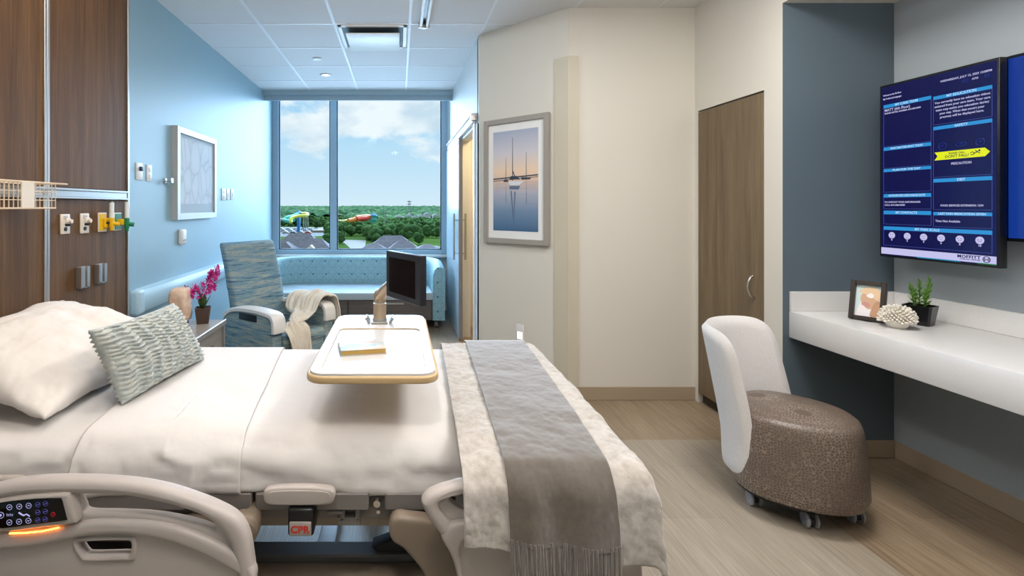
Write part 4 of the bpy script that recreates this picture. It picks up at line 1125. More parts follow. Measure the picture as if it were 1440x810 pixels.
# salt-stone lamp
lc = Vector((PX(254, 2.86), 2.86, .76))
t = thing('stone_lamp', 'pale rough stone block lamp on the nightstand', 'lamp', tuple(lc))
b = B(); cyl(b, lc, lc+Vector((0, 0, .018)), .042, .046, 24); obj('base', b, pbr('dark_wood_base', '5a3220', .4), t)
tt = B(); bmesh.ops.create_icosphere(tt, subdivisions=5, radius=1)
for v in tt.verts:
    q = v.co; n_ = 4.6
    k = (abs(q.x)**n_+abs(q.y)**n_+abs(q.z)**n_)**(-1/n_)
    q = q*k; w = .056-.003*(q.z)
    f = 1+.045*fbm((q.x*1.2, q.y*1.2, q.z*1.2), 1.0, 4)
    v.co = lc+Vector((q.x*w*f, q.y*.05*f, .018+.098+q.z*.097))
obj('stone', tt, pbr('salt_stone', 'c7a68c', .6, var=(18, 'e0cbb8'), bump=(40, .5, .01)), t, smooth=60)
# orchid
oc = Vector((PX(285.5, 2.90), 2.90, .76))
t = thing('orchid', 'magenta artificial orchid in a tapered brown pot on the nightstand', 'flower', tuple(oc))
b = B(); sqpot(b, oc, .031, .042, .092, .3); obj('pot', b, pbr('brown_pot', '4c3a30', .5), t)
b = B(); cyl(b, oc+Vector((0, 0, .078)), oc+Vector((0, 0, .083)), .036, seg=10); obj('soil', b, pbr('orchid_bark', '2c2019', .9), t)
b = B()
for (a, L_, w, tz) in ((.4, .10, .016, 2.2), (2.4, .11, .018, 2.6), (4.4, .085, .015, 1.8), (5.4, .11, .016, 3.2)):
    leaf(b, oc+Vector((0, 0, .08)), Vector((math.cos(a), math.sin(a), tz)), L_, w, .1, 6)
obj('leaves', b, pbr('orchid_leaf', '3c5a28', .4), t, smooth=60)
sp = B(); fl = B(); random.seed(5)
stems = [[(0, 0, .08), (.005, 0, .15), (.03, 0, .21), (.055, 0, .26), (.075, .0, .31)], [(0, 0, .08), (-.005, 0, .14), (-.03, 0, .175), (-.075, 0, .205)]]
for s, nf, a0 in ((stems[0], 34, .42), (stems[1], 16, .55)):
    cp = cat([oc+Vector(p) for p in s], 6); tube(sp, cp, .0025, 6)
    for i in range(nf):
        f = a0+(1-a0)*(i/(nf-1)); p = cp[min(len(cp)-1, int(f*(len(cp)-1)))]
        c = p+Vector((random.uniform(-1, 1), random.uniform(-1, 1), random.uniform(-1, 1)))*.026*(1.25-.6*(i/nf))
        fd = Vector((random.uniform(-1, 1), -1.2, random.uniform(-.3, .6))).normalized()
        x_ = fd.cross(Vector((0, 0, 1))).normalized(); y_ = x_.cross(fd)
        for k in range(5):
            a = k*2*PI/5+i; leaf(fl, c, x_*math.cos(a)+y_*math.sin(a)+fd*.35, .021, .0085, -.1, 3)
obj('flower_stem', sp, pbr('orchid_stem', '5d6b35', .5), t)
obj('blossoms', fl, pbr('magenta_petal', 'c81a8e', .5, var=(60, 'e055ac')), t, smooth=60)
# ------------------------------------------------------------ hospital bed
bed = thing('hospital_bed', 'adjustable hospital bed with taupe plastic side rails and keypad', 'bed', (-.4, 1.9, 0))
YR = 1.25; SR = YR/700
def rp(pts, n=5, closed=True, smooth=True):
    P = [((x-561)*SR, H-(y-290)*SR, 0) for x, y in pts]
    if smooth: P = cat(P, n, closed)
    return [(p[0], p[1]) for p in P]
MR = lambda y: frame_M((0, y, 0), (1, 0, 0), (0, 0, 1))
hole = [(111, 692), (140, 690.5), (175, 692), (225, 701), (275, 716), (293, 728), (302, 744), (275, 735), (225, 725), (175, 721.5), (125, 720), (117, 712)]
holeL = [(-50, 716), (-30, 712), (-12, 714), (4, 724), (12, 736), (0, 742), (-45, 747)]
slot = [(111, 762), (125, 759), (172, 757), (186, 760), (184, 779), (170, 780), (128, 781), (119, 778)]
body = [(-110, 730), (-90, 716), (-40, 694), (0, 683), (50, 675), (112, 674), (175, 677), (225, 684), (270, 698), (312, 715), (334, 730), (346, 750), (353, 782), (358, 830), (350, 880), (150, 885), (-60, 885), (-110, 870)]
rail = obj('side_rail', solid([rp(body), rp(hole), rp(holeL), rp(slot, 4)], .030, .010, MR(1.262)), M_['bedplastic'], bed, smooth=60)
bar = [(-112, 735), (-90, 716), (-40, 693), (0, 680), (50, 672), (112, 670.5), (175, 673.5), (225, 681), (270, 694), (312, 711), (337, 727), (350, 750), (356, 782), (361, 830), (361, 880), (338, 880), (337, 830), (332, 785), (324, 758), (308, 735), (275, 716.5), (225, 702.5), (175, 693.5), (112, 691.5), (50, 693), (0, 700), (-40, 714), (-80, 734), (-90, 750)]
obj('grab_bar', solid([rp(bar, 4)], .052, .019, MR(1.255)), M_['bedplastic'], rail, smooth=60)
ridge = [(-100, 760), (-40, 752), (20, 742), (70, 737), (115, 731), (150, 727), (225, 731), (275, 744), (320, 765), (357, 792), (358, 815), (330, 797), (290, 775), (240, 756), (190, 747), (130, 748), (60, 762), (0, 768), (-100, 778)]
obj('ridge', solid([rp(ridge, 4)], .04, .012, MR(1.25)), M_['bedplastic'], rail, smooth=60)
trim = [(126, 755), (180, 752), (196, 762), (190, 785), (124, 787), (106, 762)]
obj('handle_recess', solid([rp([(104, 760), (120, 754), (178, 752.5), (193, 757), (192, 783), (176, 786), (124, 787), (114, 781)], 5), rp(slot, 4)], .036, .006, MR(1.258)), M_['bedplastic'], rail, smooth=60)
pod = [(-30, 704), (0, 697), (30, 691), (70, 687), (101, 685.5), (107, 689), (111, 702), (117, 722), (113, 728), (80, 732), (40, 737), (18, 739), (8, 734), (-4, 716)]
obj('keypad_housing', solid([rp(pod, 4)], .05, .010, MR(1.245)), M_['bedplastic2'], rail, smooth=60)
scr = [(-2, 700.5), (45, 692.5), (92, 690), (98.5, 692), (101, 700), (105, 716.5), (102.5, 720.5), (60, 726), (22, 731), (13, 729), (5, 716)]
kp = obj('keypad', solid([rp(scr, 3)], .004, .001, MR(1.2185)), pbr('black_gloss', '060608', .12), rail, smooth=60)
E_key = emis('key_icon', 'b9b6e8', 1.0); E_keyred = emis('key_red', 'a01020', .9); E_keydim = emis('key_dim', '5a55a8', .9)
def rp1(x, y, yy_=1.216): return Vector(((x-561)*SR, yy_, H-(y-290)*SR))
def ring(bm, cx, cy, r, th=.0005, n=16): tube(bm, [rp1(cx+r*math.cos(k*2*PI/n), cy+r*math.sin(k*2*PI/n)) for k in range(n)], th, 5, closed=True)
b = B()
for i, (cx, cy) in enumerate(((28.1, 701.9), (41.5, 700.9), (54.4, 699.7), (28, 722.6), (41.3, 721.6), (54.1, 720.2))):
    ring(b, cx, cy, 3.6); s = -1 if i < 3 else 1
    tube(b, [rp1(cx-1.4, cy-s*.5), rp1(cx, cy+s*.8), rp1(cx+1.4, cy-s*.5)], .0007, 5)
ring(b, 16.3, 712.7, 4.2); tube(b, [rp1(16.3, 711.4), rp1(16.3, 714)], .0018, 6)
tube(b, [rp1(9.2, 708.4), rp1(9.6, 710)], .0011, 6)
for k in range(4):
    x = 24+k*2.4; tube(b, [rp1(x, 711+(k % 2)), rp1(x+1.5, 711.4), rp1(x+.4, 714)], .0005, 5)
tube(b, [rp1(41, 709), rp1(45, 711.7), rp1(48, 713), rp1(51.5, 711.2), rp1(56, 714.2)], [.0018, .0016, .0017, .0014, .0012], 6)
obj('key_icons', b, E_key, kp, smooth=60) if False else None
o = bpy.data.objects.new('key_icons', mesh_from((bmesh.ops.translate(b, verts=b.verts, vec=-ORG[bed]), b)[1], 'key_icons', E_key)); COL.objects.link(o); o.parent = rail
b = B()
for cx, cy in ((67, 698.2), (77.5, 697), (67, 708.8), (77.3, 707.6), (66.8, 719.4), (77, 718.2)):
    ring(b, cx, cy, 3.2, .00035); tube(b, [rp1(cx-2.2, cy+.8), rp1(cx, cy), rp1(cx+2.2, cy-.8)], .0008, 5)
obj('bed_position_icons', b, E_keydim, rail)
b = B(); ring(b, 87.9, 711.5, 2.8, .0007); tube(b, [rp1(87.9, 709.5), rp1(87.9, 712), rp1(89.5, 712.4)], .0007, 5); obj('lockout_icon', b, E_keyred, rail)
b = B(); tube(b, [rp1(24, 741.2, 1.226), rp1(45, 740, 1.224), rp1(70, 737.5, 1.224), rp1(92, 733.2, 1.226)], .0016, 8); obj('status_light', b, emis('amber_status_light', 'ff8a30', 14), rail)
# foot side rail
fbody = [(660, 676), (630, 682), (606, 691), (595, 701), (595, 709), (604, 726), (619, 747), (632, 773), (641, 800), (648, 850), (652, 880), (895, 880), (904, 840), (903, 780), (898, 735), (880, 702), (850, 686), (800, 678), (720, 675)]
fhole = [(632, 703), (645, 697), (700, 694), (780, 694), (840, 702), (866, 716), (850, 722), (780, 716), (700, 713), (668, 720), (655, 718)]
fr = obj('side_rail', solid([rp(fbody), rp(fhole)], .030, .010, MR(1.262)), M_['bedplastic'], bed, smooth=60)
fbar = [(660, 676), (630, 682), (606, 691), (594, 701), (594, 709), (603, 726), (619, 748), (626, 759), (640, 756), (644, 745), (625, 722), (618, 710), (622, 702), (645, 693), (700, 689), (780, 689), (845, 698), (876, 714), (886, 740), (900, 738), (880, 701), (850, 685), (800, 677), (720, 674)]
obj('grab_bar', solid([rp(fbar, 4)], .050, .018, MR(1.255)), M_['bedplastic'], fr, smooth=60)
fridge = [(620, 750), (628, 735), (645, 729), (700, 726), (800, 728), (870, 736), (903, 760), (904, 790), (860, 765), (780, 752), (700, 750), (660, 752), (646, 765), (650, 800), (654, 850), (652, 880), (648, 850), (641, 800), (632, 773)]
obj('ridge', solid([rp(fridge, 4)], .042, .012, MR(1.25)), M_['bedplastic'], fr, smooth=60)
# far side rails, lowered
for (xa, xb) in ((-1.15, -.45), (-.05, .5)):
    P = cat([(xa, .42, 0), (xa+.02, .62, 0), (xa+.2, .70, 0), (xb-.2, .70, 0), (xb-.02, .62, 0), (xb, .42, 0)], 5, True)
    obj('side_rail', solid([[(p.x, p.y) for p in P]], .035, .012, MR(2.455)), M_['bedplastic'], bed, smooth=60)
# deck and beams
b = B(); box(b, -1.55, .56, 1.435, 2.37, .575, .615, .004, 1); obj('deck', b, M_['bedgrey'], bed)
b = B()
for (x0, x1) in ((-1.45, -.60), (-.575, -.415), (-.405, -.085), (-.04, .15), (.16, .55)): box(b, x0, x1, 1.40, 1.44, .583, .632, .004, 1)
obj_each('deck_edge', b, M_['bedgrey2'], bed)
b = B(); box(b, -1.45, .56, 1.445, 1.50, .533, .580, .003, 1); box(b, -1.45, .56, 2.32, 2.36, .56, .60); obj('frame_beam', b, M_['bedgrey2'], bed)
b = B(); box(b, -1.45, .56, 1.455, 1.52, .505, .532, .003, 1); obj('frame_beam', b, M_['taupe'], bed)
b = B()
for x in (-.592, -.062, .155): cyl(b, (x, 1.395, .605), (x, 1.41, .605), .010, seg=14)
cyl(b, (-.06, 1.44, .555), (-.06, 1.446, .555), .006, seg=10)
obj_each('bolt', b, M_['steel'], bed)
b = B(); box(b, -.175, -.11, 1.42, 1.447, .528, .552, .004, 2); box(b, -.17, -.155, 1.42, 1.447, .54, .575, .003, 1); box(b, -.125, -.11, 1.42, 1.447, .54, .575, .003, 1); tube(b, [(-.21, 1.42, .585), (-.20, 1.41, .573), (-.16, 1.41, .573), (-.155, 1.42, .585)], .005, 8); obj('latch', b, M_['bedgrey2'], bed)
hp = cat([((x-561)*1.36/700, H-(y-290)*1.36/700, 0) for x, y in ((370, 700), (372, 690), (385, 686), (420, 684.5), (456, 686), (469, 690), (471, 700), (464, 709), (440, 711), (400, 711), (376, 709))], 5, True)
hh = obj('retainer_handle', solid([[(p.x, p.y) for p in hp]], .028, .008, MR(1.37)), M_['bedplastic'], bed, smooth=60)
c_ = Vector((sum(p.x for p in hp)/len(hp), sum(p.y for p in hp)/len(hp), 0))
obj('handle_inset', solid([[((p.x-c_.x)*.88+c_.x, (p.y-c_.y)*.72+c_.y) for p in hp]], .004, .001, MR(1.3545)), M_['bedplastic2'], hh, smooth=60)
b = B(); box(b, -1.16, -1.03, 1.36, 1.385, .64, .698, .012, 3); obj('retainer_handle', b, M_['bedplastic2'], bed)
# CPR release
x0, x1 = PX(403.5, 1.34), PX(440.5, 1.34)
z1, zm, z0 = PZ(718, 1.34), PZ(735, 1.34), PZ(757, 1.34)
b = B(); box(b, x0, x1, 1.345, 1.44, z0, z1, .008, 3); cp_ = obj('cpr_release', b, M_['black'], bed)
b = B(); box(b, x0+.006, x1-.006, 1.338, 1.348, z0+.006, zm, .003, 2); obj('label_plate', b, pbr('grey_label', 'a09a94', .5), cp_)
obj('label_text', text_bm('CPR', .026, frame_M(((x0+x1)/2, 1.3375, (z0+zm)/2+.003), (1, 0, 0), (0, 0, 1)), 'CENTER', .0006, .0008, 1.0, .052), M_['red'], cp_, smooth=None)
# lift linkages
LK = lambda pts, y: [(p.x, p.y) for p in cat([((x-561)*y/700, H-(q-290)*y/700, 0) for x, q in pts], 4, True)]
obj('lift_arm', solid([LK([(547, 742), (549, 728), (560, 720), (578, 722), (600, 725), (614, 732), (640, 775), (650, 830), (640, 860), (622, 855), (595, 800), (570, 768), (553, 756)], 1.37)], .05, .014, MR(1.37)), M_['taupe'], bed, smooth=60)
b = B(); cyl(b, (PX(563, 1.42), 1.36, PZ(736, 1.4)), (PX(563, 1.42), 1.46, PZ(736, 1.4)), .026); cyl(b, (PX(352, 1.38), 1.33, PZ(732, 1.38)), (PX(352, 1.38), 1.46, PZ(732, 1.38)), .026); obj_each('pivot', b, M_['taupe'], bed)
obj('lift_arm', solid([LK([(330, 726), (345, 720), (360, 722), (366, 735), (362, 752), (345, 775), (320, 830), (300, 850), (285, 835), (300, 780)], 1.37)], .05, .014, MR(1.37)), M_['taupe'], bed, smooth=60)
obj('cover_panel', solid([LK([(200, 742), (240, 735), (290, 726), (300, 745), (290, 775), (200, 780)], 1.40)], .02, .006, MR(1.42)), M_['taupe'], bed, smooth=60)
# base chassis
b = B(); box(b, -1.35, .45, 1.56, 1.63, .27, .345, .005, 1); box(b, -1.35, .45, 2.20, 2.26, .27, .32, .005, 1); obj_each('chassis_beam', b, M_['bedgrey'], bed)
b = B(); box(b, -1.35, .45, 1.50, 1.562, .19, .327, .012, 2); obj('chassis_cover', b, M_['taupe'], bed)
b = B(); box(b, -1.25, -1.1, 1.63, 2.2, .26, .34); box(b, .2, .35, 1.63, 2.2, .26, .34); obj_each('cross_beam', b, M_['bedgrey'], bed)
b = B()
for x in (-1.17, .28):
    box(b, x-.05, x+.05, 1.72, 1.82, .33, .58, .01, 1); box(b, x-.05, x+.05, 2.05, 2.15, .33, .58, .01, 1)
obj_each('lift_column', b, M_['bedgrey'], bed)
for x in (-1.3, .4):
    for y in (1.56, 2.23):
        b = B(); cyl(b, (x, y-.02, .07), (x, y+.02, .07), .07, seg=24); box(b, x-.03, x+.03, y-.028, y+.028, .12, .28, .01, 1); obj('caster', b, M_['bedgrey'], bed)
b = B(); P = [(PX(524, 1.6), .36), (PX(566, 1.6), .395), (PX(610, 1.6), .40), (PX(620, 1.6), .33), (PX(530, 1.6), .345)]
obj('brake_pedal', solid([P], .05, .004, MR(1.60)), M_['dark'], bed)
obj('footboard', (lambda b: box(b, .565, .59, 1.46, 2.34, .45, .735, .01, 3))(B()), M_['bedplastic'], bed)
obj('headboard', (lambda b: box(b, -1.588, -1.562, 1.46, 2.34, .45, 1.0, .01, 3))(B()), M_['bedplastic'], bed)

b = B(); box(b, -1.555, .56, 1.455, 2.345, .616, .757, .045, 5)
obj('mattress', b, pbr('blue_grey_mattress', '4d5560', .6), None, 'mattress of the hospital bed, mostly covered by white sheets', 'mattress', loc=(-.5, 1.9, .616))
# sheets
def prof_lerp(P, v):
    ds = [0]
    for a, c in zip(P, P[1:]): ds.append(ds[-1]+math.dist(a, c))
    s = v*ds[-1]
    for i in range(len(P)-1):
        if s <= ds[i+1]+1e-9:
            f = (s-ds[i])/(ds[i+1]-ds[i]); return P[i][0]*(1-f)+P[i+1][0]*f, P[i][1]*(1-f)+P[i+1][1]*f
    return P[-1]
def roundprof(P, n=5): return [(q.x, q.y) for q in cat([(a, c, 0) for a, c in P], n)]
def sheetprof(off):
    return roundprof([(2.35, .62), (2.368+off, .66), (2.366+off, .72), (2.345, .752+off), (2.29, .764+off), (2.1, .767+off), (1.85, .768+off), (1.62, .767+off), (1.52, .762+off), (1.465, .745+off), (1.436-off, .715), (1.425-off, .67), (1.420-off, .638), (1.435, .618)], 5)
def sheet_fn(x0, x1, off, seed, slant=0):
    P = sheetprof(off)
    def f(u, v):
        y, z = prof_lerp(P, v); x = x0+(x1-x0)*u
        if slant: x += slant[0 if u < .5 else 1]*(y-1.4)*(1-u if u < .5 else u)
        near = max(0, min(1, (1.53-y)/.07))
        fo = .022*fbm((x*2.3+seed, z*9, y*1.5), 1.0, 4)+.013*math.sin(z*62+x*7+4*fbm((x*2, 0, seed), 1, 2))*max(0, fbm((x*1.9+3, z*2, seed), 1, 2)+.15)+.006*math.sin(x*9+z*38+seed)*fbm((x*3, z*3, seed), 1, 2)+.004*math.sin(x*55+6*fbm((x*3, z*4, seed), 1, 2))*max(0, fbm((x*1.7+9, 0, seed), 1, 2)+.25)
        rg = max(0, 1-abs(fbm((x*1.6+z*2.6+seed, z*5-x*.8, 1), 1, 2))*7)
        fo = abs(fo)*.8+.011*rg*rg*(.3+max(0, fbm((x*1.3, 2, seed), 1, 2)+.5))
        y -= near*(abs(fo)*1.2+.004)
        top = 1-near
        if y < 2.3: z += top*(.0055*fbm((x*3.1+seed, y*3.1, 1), 1.0, 4)+.002*math.sin((x+y*.8)*30)*max(0, fbm((x*2, y*2, seed), 1, 2)))
        if z < .66 and y < 1.6: z += .010*fbm((x*4, seed, 3), 1, 3)
        return Vector((x, y, z))
    return f
b = B(); grid(b, sheet_fn(-1.545, .565, .002, 5.1), 170, 90)
o = obj('fitted_sheet', b, M_['sheet'], None, 'white fitted sheet stretched over the mattress and visible under the pillow', 'sheet', loc=(-.5, 1.9, .62), smooth=180, recalc=False)
o.modifiers.new('s', 'SOLIDIFY').thickness = .002
ts = thing('top_sheet', 'white top sheet spread over the middle and foot of the bed', 'sheet', (-.2, 1.9, .62))
b = B(); grid(b, sheet_fn(-.70, .568, .008, 5.1), 130, 90)
o = obj('sheet', b, M_['sheet'], ts, smooth=180, recalc=False); o.modifiers.new('s', 'SOLIDIFY').thickness = .002
b = B(); grid(b, sheet_fn(-.93, -.445, .017, 5.1, (-.02, -.10)), 90, 90)
o = obj('folded_section', b, M_['sheet'], ts, smooth=180, recalc=False); o.modifiers.new('s', 'SOLIDIFY').thickness = .003
# foot end of the sheet
def pillow(bm, c00, c10, c01, c11, T, nu=48, nv=40, edge=.5, pinch=.06, disp=None, seed=0, npow=2.4, flat_bottom=1.0):
    c00, c10, c01, c11 = map(Vector, (c00, c10, c01, c11))
    tt = B()
    for side in (1, -1):
        V = []
        for i in range(nu+1):
            row = []
            for j in range(nv+1):
                u, v = i/nu, j/nv; a, c = u*2-1, v*2-1
                # edges bow inward between the pointed corners
                uu = .5+a*.5*(1-pinch*(1-c*c)); vv = .5+c*.5*(1-pinch*(1-a*a))
                p = (c00*(1-uu)+c10*uu)*(1-vv)+(c01*(1-uu)+c11*uu)*vv
                n = (c10-c00).cross(c01-c00).normalized()
                t_ = max(0, (1-abs(a)**npow))**edge*max(0, (1-abs(c)**npow))**edge
                h = T/2*t_*(1 if side > 0 else flat_bottom)
                if disp: h += disp(u, v, side)*min(1, t_*4)
                q = p+n*side*h
                row.append(tt.verts.new(q))
            V.append(row)
        for i in range(nu):
            for j in range(nv):
                f = (V[i][j], V[i+1][j], V[i+1][j+1], V[i][j+1]); tt.faces.new(f if side > 0 else f[::-1])
    bmesh.ops.remove_doubles(tt, verts=tt.verts, dist=1e-5)
    return merge(bm, tt)
def pd(u, v, side): return .007*math.sin(u*31-v*13+5*fbm((u*2,v*2,1),1,2))*max(0, fbm((u*2.4, v*2.4, 5), 1, 2)+.1)+.018*fbm((u*3, v*3, 4+side), 1.2, 4)+.006*math.sin((u*1.4+v)*24)*max(0, fbm((u*3, v*3, 9), 1, 2))
b = B(); pillow(b, (-1.06, 1.49, .800), (-1.00, 2.30, .815), (-1.575, 1.52, .945), (-1.575, 2.31, .98), .27, 90, 70, .5, .05, pd, flat_bottom=.45)
for v in b.verts:
    if v.co.z < .79: v.co.z = .79
# loose pillowcase end hanging at the near corner
obj('pillow', b, M_['pillowcase'], None, 'large white bed pillow lying against the walnut headwall', 'pillow', loc=(-1.3, 1.9, .79), smooth=180)
def cd(u, v, side):
    ph = u*15+.25*math.sin(v*9)
    seam = abs(math.sin(ph*PI/2))**.6        # vertical gathered seams
    w = math.sin(v*105+2.2*math.sin(u*18+math.floor(ph)*1.7)+fbm((u*6, v*6, 3), 1, 2)*3)
    return .008*seam+.0065*w*(.4+.6*seam)+.004*fbm((u*30, v*22, 1), 1, 3)
b = B(); pillow(b, (-.905, 1.625, .79), (-.83, 2.12, .79), (-.99, 1.585, 1.045), (-.945, 2.085, 1.035), .125, 190, 150, .5, .07, cd)
obj('throw_pillow', b, M_['cushion'], None, 'ruched blue-grey lumbar cushion leaning on the white pillow', 'cushion', loc=(-.9, 1.87, .79), smooth=180)

# blanket and throw over the foot of the bed
BP = roundprof([(2.415, .62), (2.405, .70), (2.39, .755), (2.35, .783), (2.2, .788), (1.9, .788), (1.6, .788), (1.42, .786), (1.30, .782), (1.245, .772), (1.212, .742), (1.200, .69), (1.192, .63), (1.188, .57)], 5)
def drape(xl0, xl1, xr0, xr1, off, amp, zl, zr, seed, footdrop=False, fz=30, vstart=0.0):
    def f(u, v0):
        v = vstart+(1-vstart)*v0
        y, z = prof_lerp(BP, v); w = max(0, min(1, (2.36-y)/1.17))
        xl = xl0+(xl1-xl0)*w; xr = xr0+(xr1-xr0)*w
        x = xl+(xr-xl)*u; drop = 0
        if footdrop and u > .72:
            k = (u-.72)/.28; xe = xl+(xr-xl)*.955
            s = k*.30
            base = xl+(xr-xl)*.72; flat = xe-base
            if s < flat: x = base+s
            else:
                r = .03; q = (s-flat)
                if q < r*PI/2: x = xe+r*math.sin(q/r); drop = r*(1-math.cos(q/r))
                else: x = xe+r; drop = r+q-r*PI/2
        hang = max(0, min(1, (1.26-y)/.06))
        if y < 1.21 and z < .70:     # length of the hanging part
            zend = zl+(zr-zl)*min(1, u/.75); z = .70-(.70-z)*(.70-zend)/(.70-.57)
        n = amp*(fbm((x*14+seed, y*14, z*14), 1, 4)*.8+.5*fbm((x*45, y*45, z*45+seed), 1, 3))
        big = .007*math.sin(x*38+seed+3*fbm((x*3, y*2, seed), 1, 2))
        y2 = y-hang*(off+n+big+.002); z2 = z+(1-hang)*(off+n+ .006*fbm((x*4+seed, y*4, 0), 1, 3)*(1 if y < 2.3 else 0))
        if y > 2.37: y2 += off; 
        if drop > 0: x += abs(n)+off*.5+.01*math.sin(y*22)*min(1, drop*6); z2 -= drop*.95
        return Vector((x, y2, z2))
    return f
b = B(); grid(b, drape(.20, .155, .625, .615, .004, .006, .635, .585, 2.0, True), 150, 230)
o = obj('fleece_blanket', b, M_['fleece'], None, 'cream mottled fleece blanket folded across the foot of the bed', 'blanket', loc=(.4, 1.8, .78), smooth=180, recalc=False)
o.modifiers.new('s', 'SOLIDIFY').thickness = .006
tr = thing('fringed_throw', 'taupe knitted throw with fringe lying over the cream fleece blanket', 'blanket', (.42, 1.8, .79))
thr = drape(.315, .262, .590, .522, .017, .0022, .648, .630, 7.0)
b = B(); grid(b, thr, 90, 230)
o = obj('knit', b, M_['throw'], tr, smooth=180, recalc=False); o.modifiers.new('s', 'SOLIDIFY').thickness = .005
b = B(); random.seed(21)
for i in range(74):
    u = (i+.5)/74; q = thr(u, .992); x, y, zt = q.x, q.y-.002+random.uniform(-.003, .003), q.z-.002
    L_ = random.uniform(.10, .125); a = random.uniform(-.5, .5); c = random.uniform(-.4, .4)
    pts = [(x, y, zt+.006), (x+.004*a, y-.004, zt-L_*.35), (x+.010*a, y-.003+.004*c, zt-L_*.7), (x+.014*a, y+.006*c, zt-L_)]
    tube(b, cat(pts, 3), [.0026]*9+[.0022], 6)
obj('fringe', b, M_['throw'], tr, smooth=60)

# ------------------------------------------------------------ overbed table
ot = thing('overbed_table', 'white overbed table with tan edge standing across the bed', 'table', (-.1, 2.1, 0))
def rr(x0, x1, y0, y1, r, n=8):
    out = []
    for (cx, cy, a0) in ((x1-r, y1-r, 0), (x0+r, y1-r, PI/2), (x0+r, y0+r, PI), (x1-r, y0+r, 3*PI/2)):
        for k in range(n+1): a = a0+PI/2*k/n; out.append((cx+r*math.cos(a), cy+r*math.sin(a)))
    return out
Mtop = pbr('white_laminate_gloss', 'd2d2d2', .25)
Medge = pbr('tan_edge_band', 'c9ad80', .4)
obj('edge_band', solid([rr(-.275, .118, 1.436, 2.235, .055)], .022, .006, Matrix.Translation((0, 0, .936))), Medge, ot, smooth=60)
obj('table_top', solid([rr(-.266, .109, 1.445, 2.226, .048)], .016, .002, Matrix.Translation((0, 0, .9415))), Mtop, ot, smooth=60)
rim = solid([rr(-.266, .109, 1.445, 2.226, .048), rr(-.235, .082, 1.478, 1.985, .03)], .005, .002, Matrix.Translation((0, 0, .9515))); obj('rim', rim, Mtop, ot, smooth=60)
rim = solid([rr(-.238, .085, 1.475, 1.988, .031), rr(-.2335, .0805, 1.4795, 1.9835, .029)], .0042, .0005, Matrix.Translation((0, 0, .9508))); obj('recess_edge', rim, Medge, ot, smooth=60)
b = B(); box(b, -.22, .04, 2.05, 2.21, .87, .926, .006, 1); box(b, -.20, .0, 2.18, 2.50, .835, .868, .006, 1); box(b, -.16, -.04, 2.12, 2.20, .835, .88); obj('bracket', b, M_['alu'], ot)
b = B(); box(b, -.16, -.08, 2.445, 2.50, .05, .86, .006, 2); obj('column', b, M_['alu'], ot)
b = B(); box(b, -.19, -.05, 2.42, 2.52, .045, .11, .012, 2); box(b, -.34, -.045, 2.44, 2.50, .03, .07, .008, 2); box(b, -.335, -.26, 1.75, 2.50, .028, .065, .01, 2); box(b, .05, .125, 1.75, 2.50, .028, .065, .01, 2); box(b, -.05, .12, 2.44, 2.50, .03, .07, .008, 2); obj('base', b, pbr('light_grey_base', 'b9bcc0', .4), ot)
for (x, y) in ((-.297, 1.8), (-.297, 2.46), (.087, 1.8), (.087, 2.46)):
    b = B(); cyl(b, (x-.014, y, .02), (x+.014, y, .02), .02); obj('caster', b, M_['dark'], ot)
# monitor on its arm
mo = thing('table_monitor', 'small black bedside monitor on a metallic arm clamped to the overbed table', 'monitor', (-.08, 2.08, .954))
b = B(); box(b, -.115, -.045, 2.045, 2.115, .954, .963, .003, 1)
cyl(b, (-.08, 2.08, .96), (-.08, 2.08, .975), .030)
for s in (-1, 1): merge(b, box(B(), -.005, .005, -.03, .03, 0, .028, .002, 1, M=Matrix.Translation((-.08+s*.042, 2.08, .957)) @ Matrix.Rotation(s*R(35), 4, 'Y')))
obj('clamp', b, M_['alu'], mo)
Marm = pbr('champagne_metal', 'c0ab92', .3, .7)
b = B(); cyl(b, (-.08, 2.08, .97), (-.08, 2.08, 1.035), .027); cyl(b, (-.08, 2.08, 1.038), (-.08, 2.08, 1.07), .0255); ball(b, (-.08, 2.08, 1.07), .0255, 3); obj('post', b, Marm, mo)
b = B(); tube(b, [(-.082, 2.085, 1.055), (-.055, 2.03, 1.10), (-.005, 1.93, 1.16), (.025, 1.86, 1.175)], [.026, .026, .022, .02], 14, sy=.8); obj('arm', b, Marm, mo)
MM = frame_M((-.049, 1.92, 1.095), (.485, -.875, 0), (0, 0, 1))
wm, hm = .252, .174
b = B(); box(b, 0, wm, 0, hm, -.026, -.0015, .004, 2, M=MM); hd = obj('housing', b, pbr('dark_monitor_plastic', '1d1e24', .4), mo)
b = B(); box(b, .0, wm, 0, hm, -.004, 0, .002, 1, M=MM); obj('bezel', b, pbr('dark_bezel', '22242e', .35), hd)
b = B(); box(b, .024, wm-.035, .022, hm-.022, -.001, .0006, M=MM); obj('screen', b, pbr('dark_glass_screen', '080a12', .08, spec=.35), hd)
b = B(); box(b, wm*.3, wm*.7, hm*.3, hm*.7, -.036, -.026, .004, 1, M=MM); obj('mount_plate', b, M_['bedgrey2'], hd)
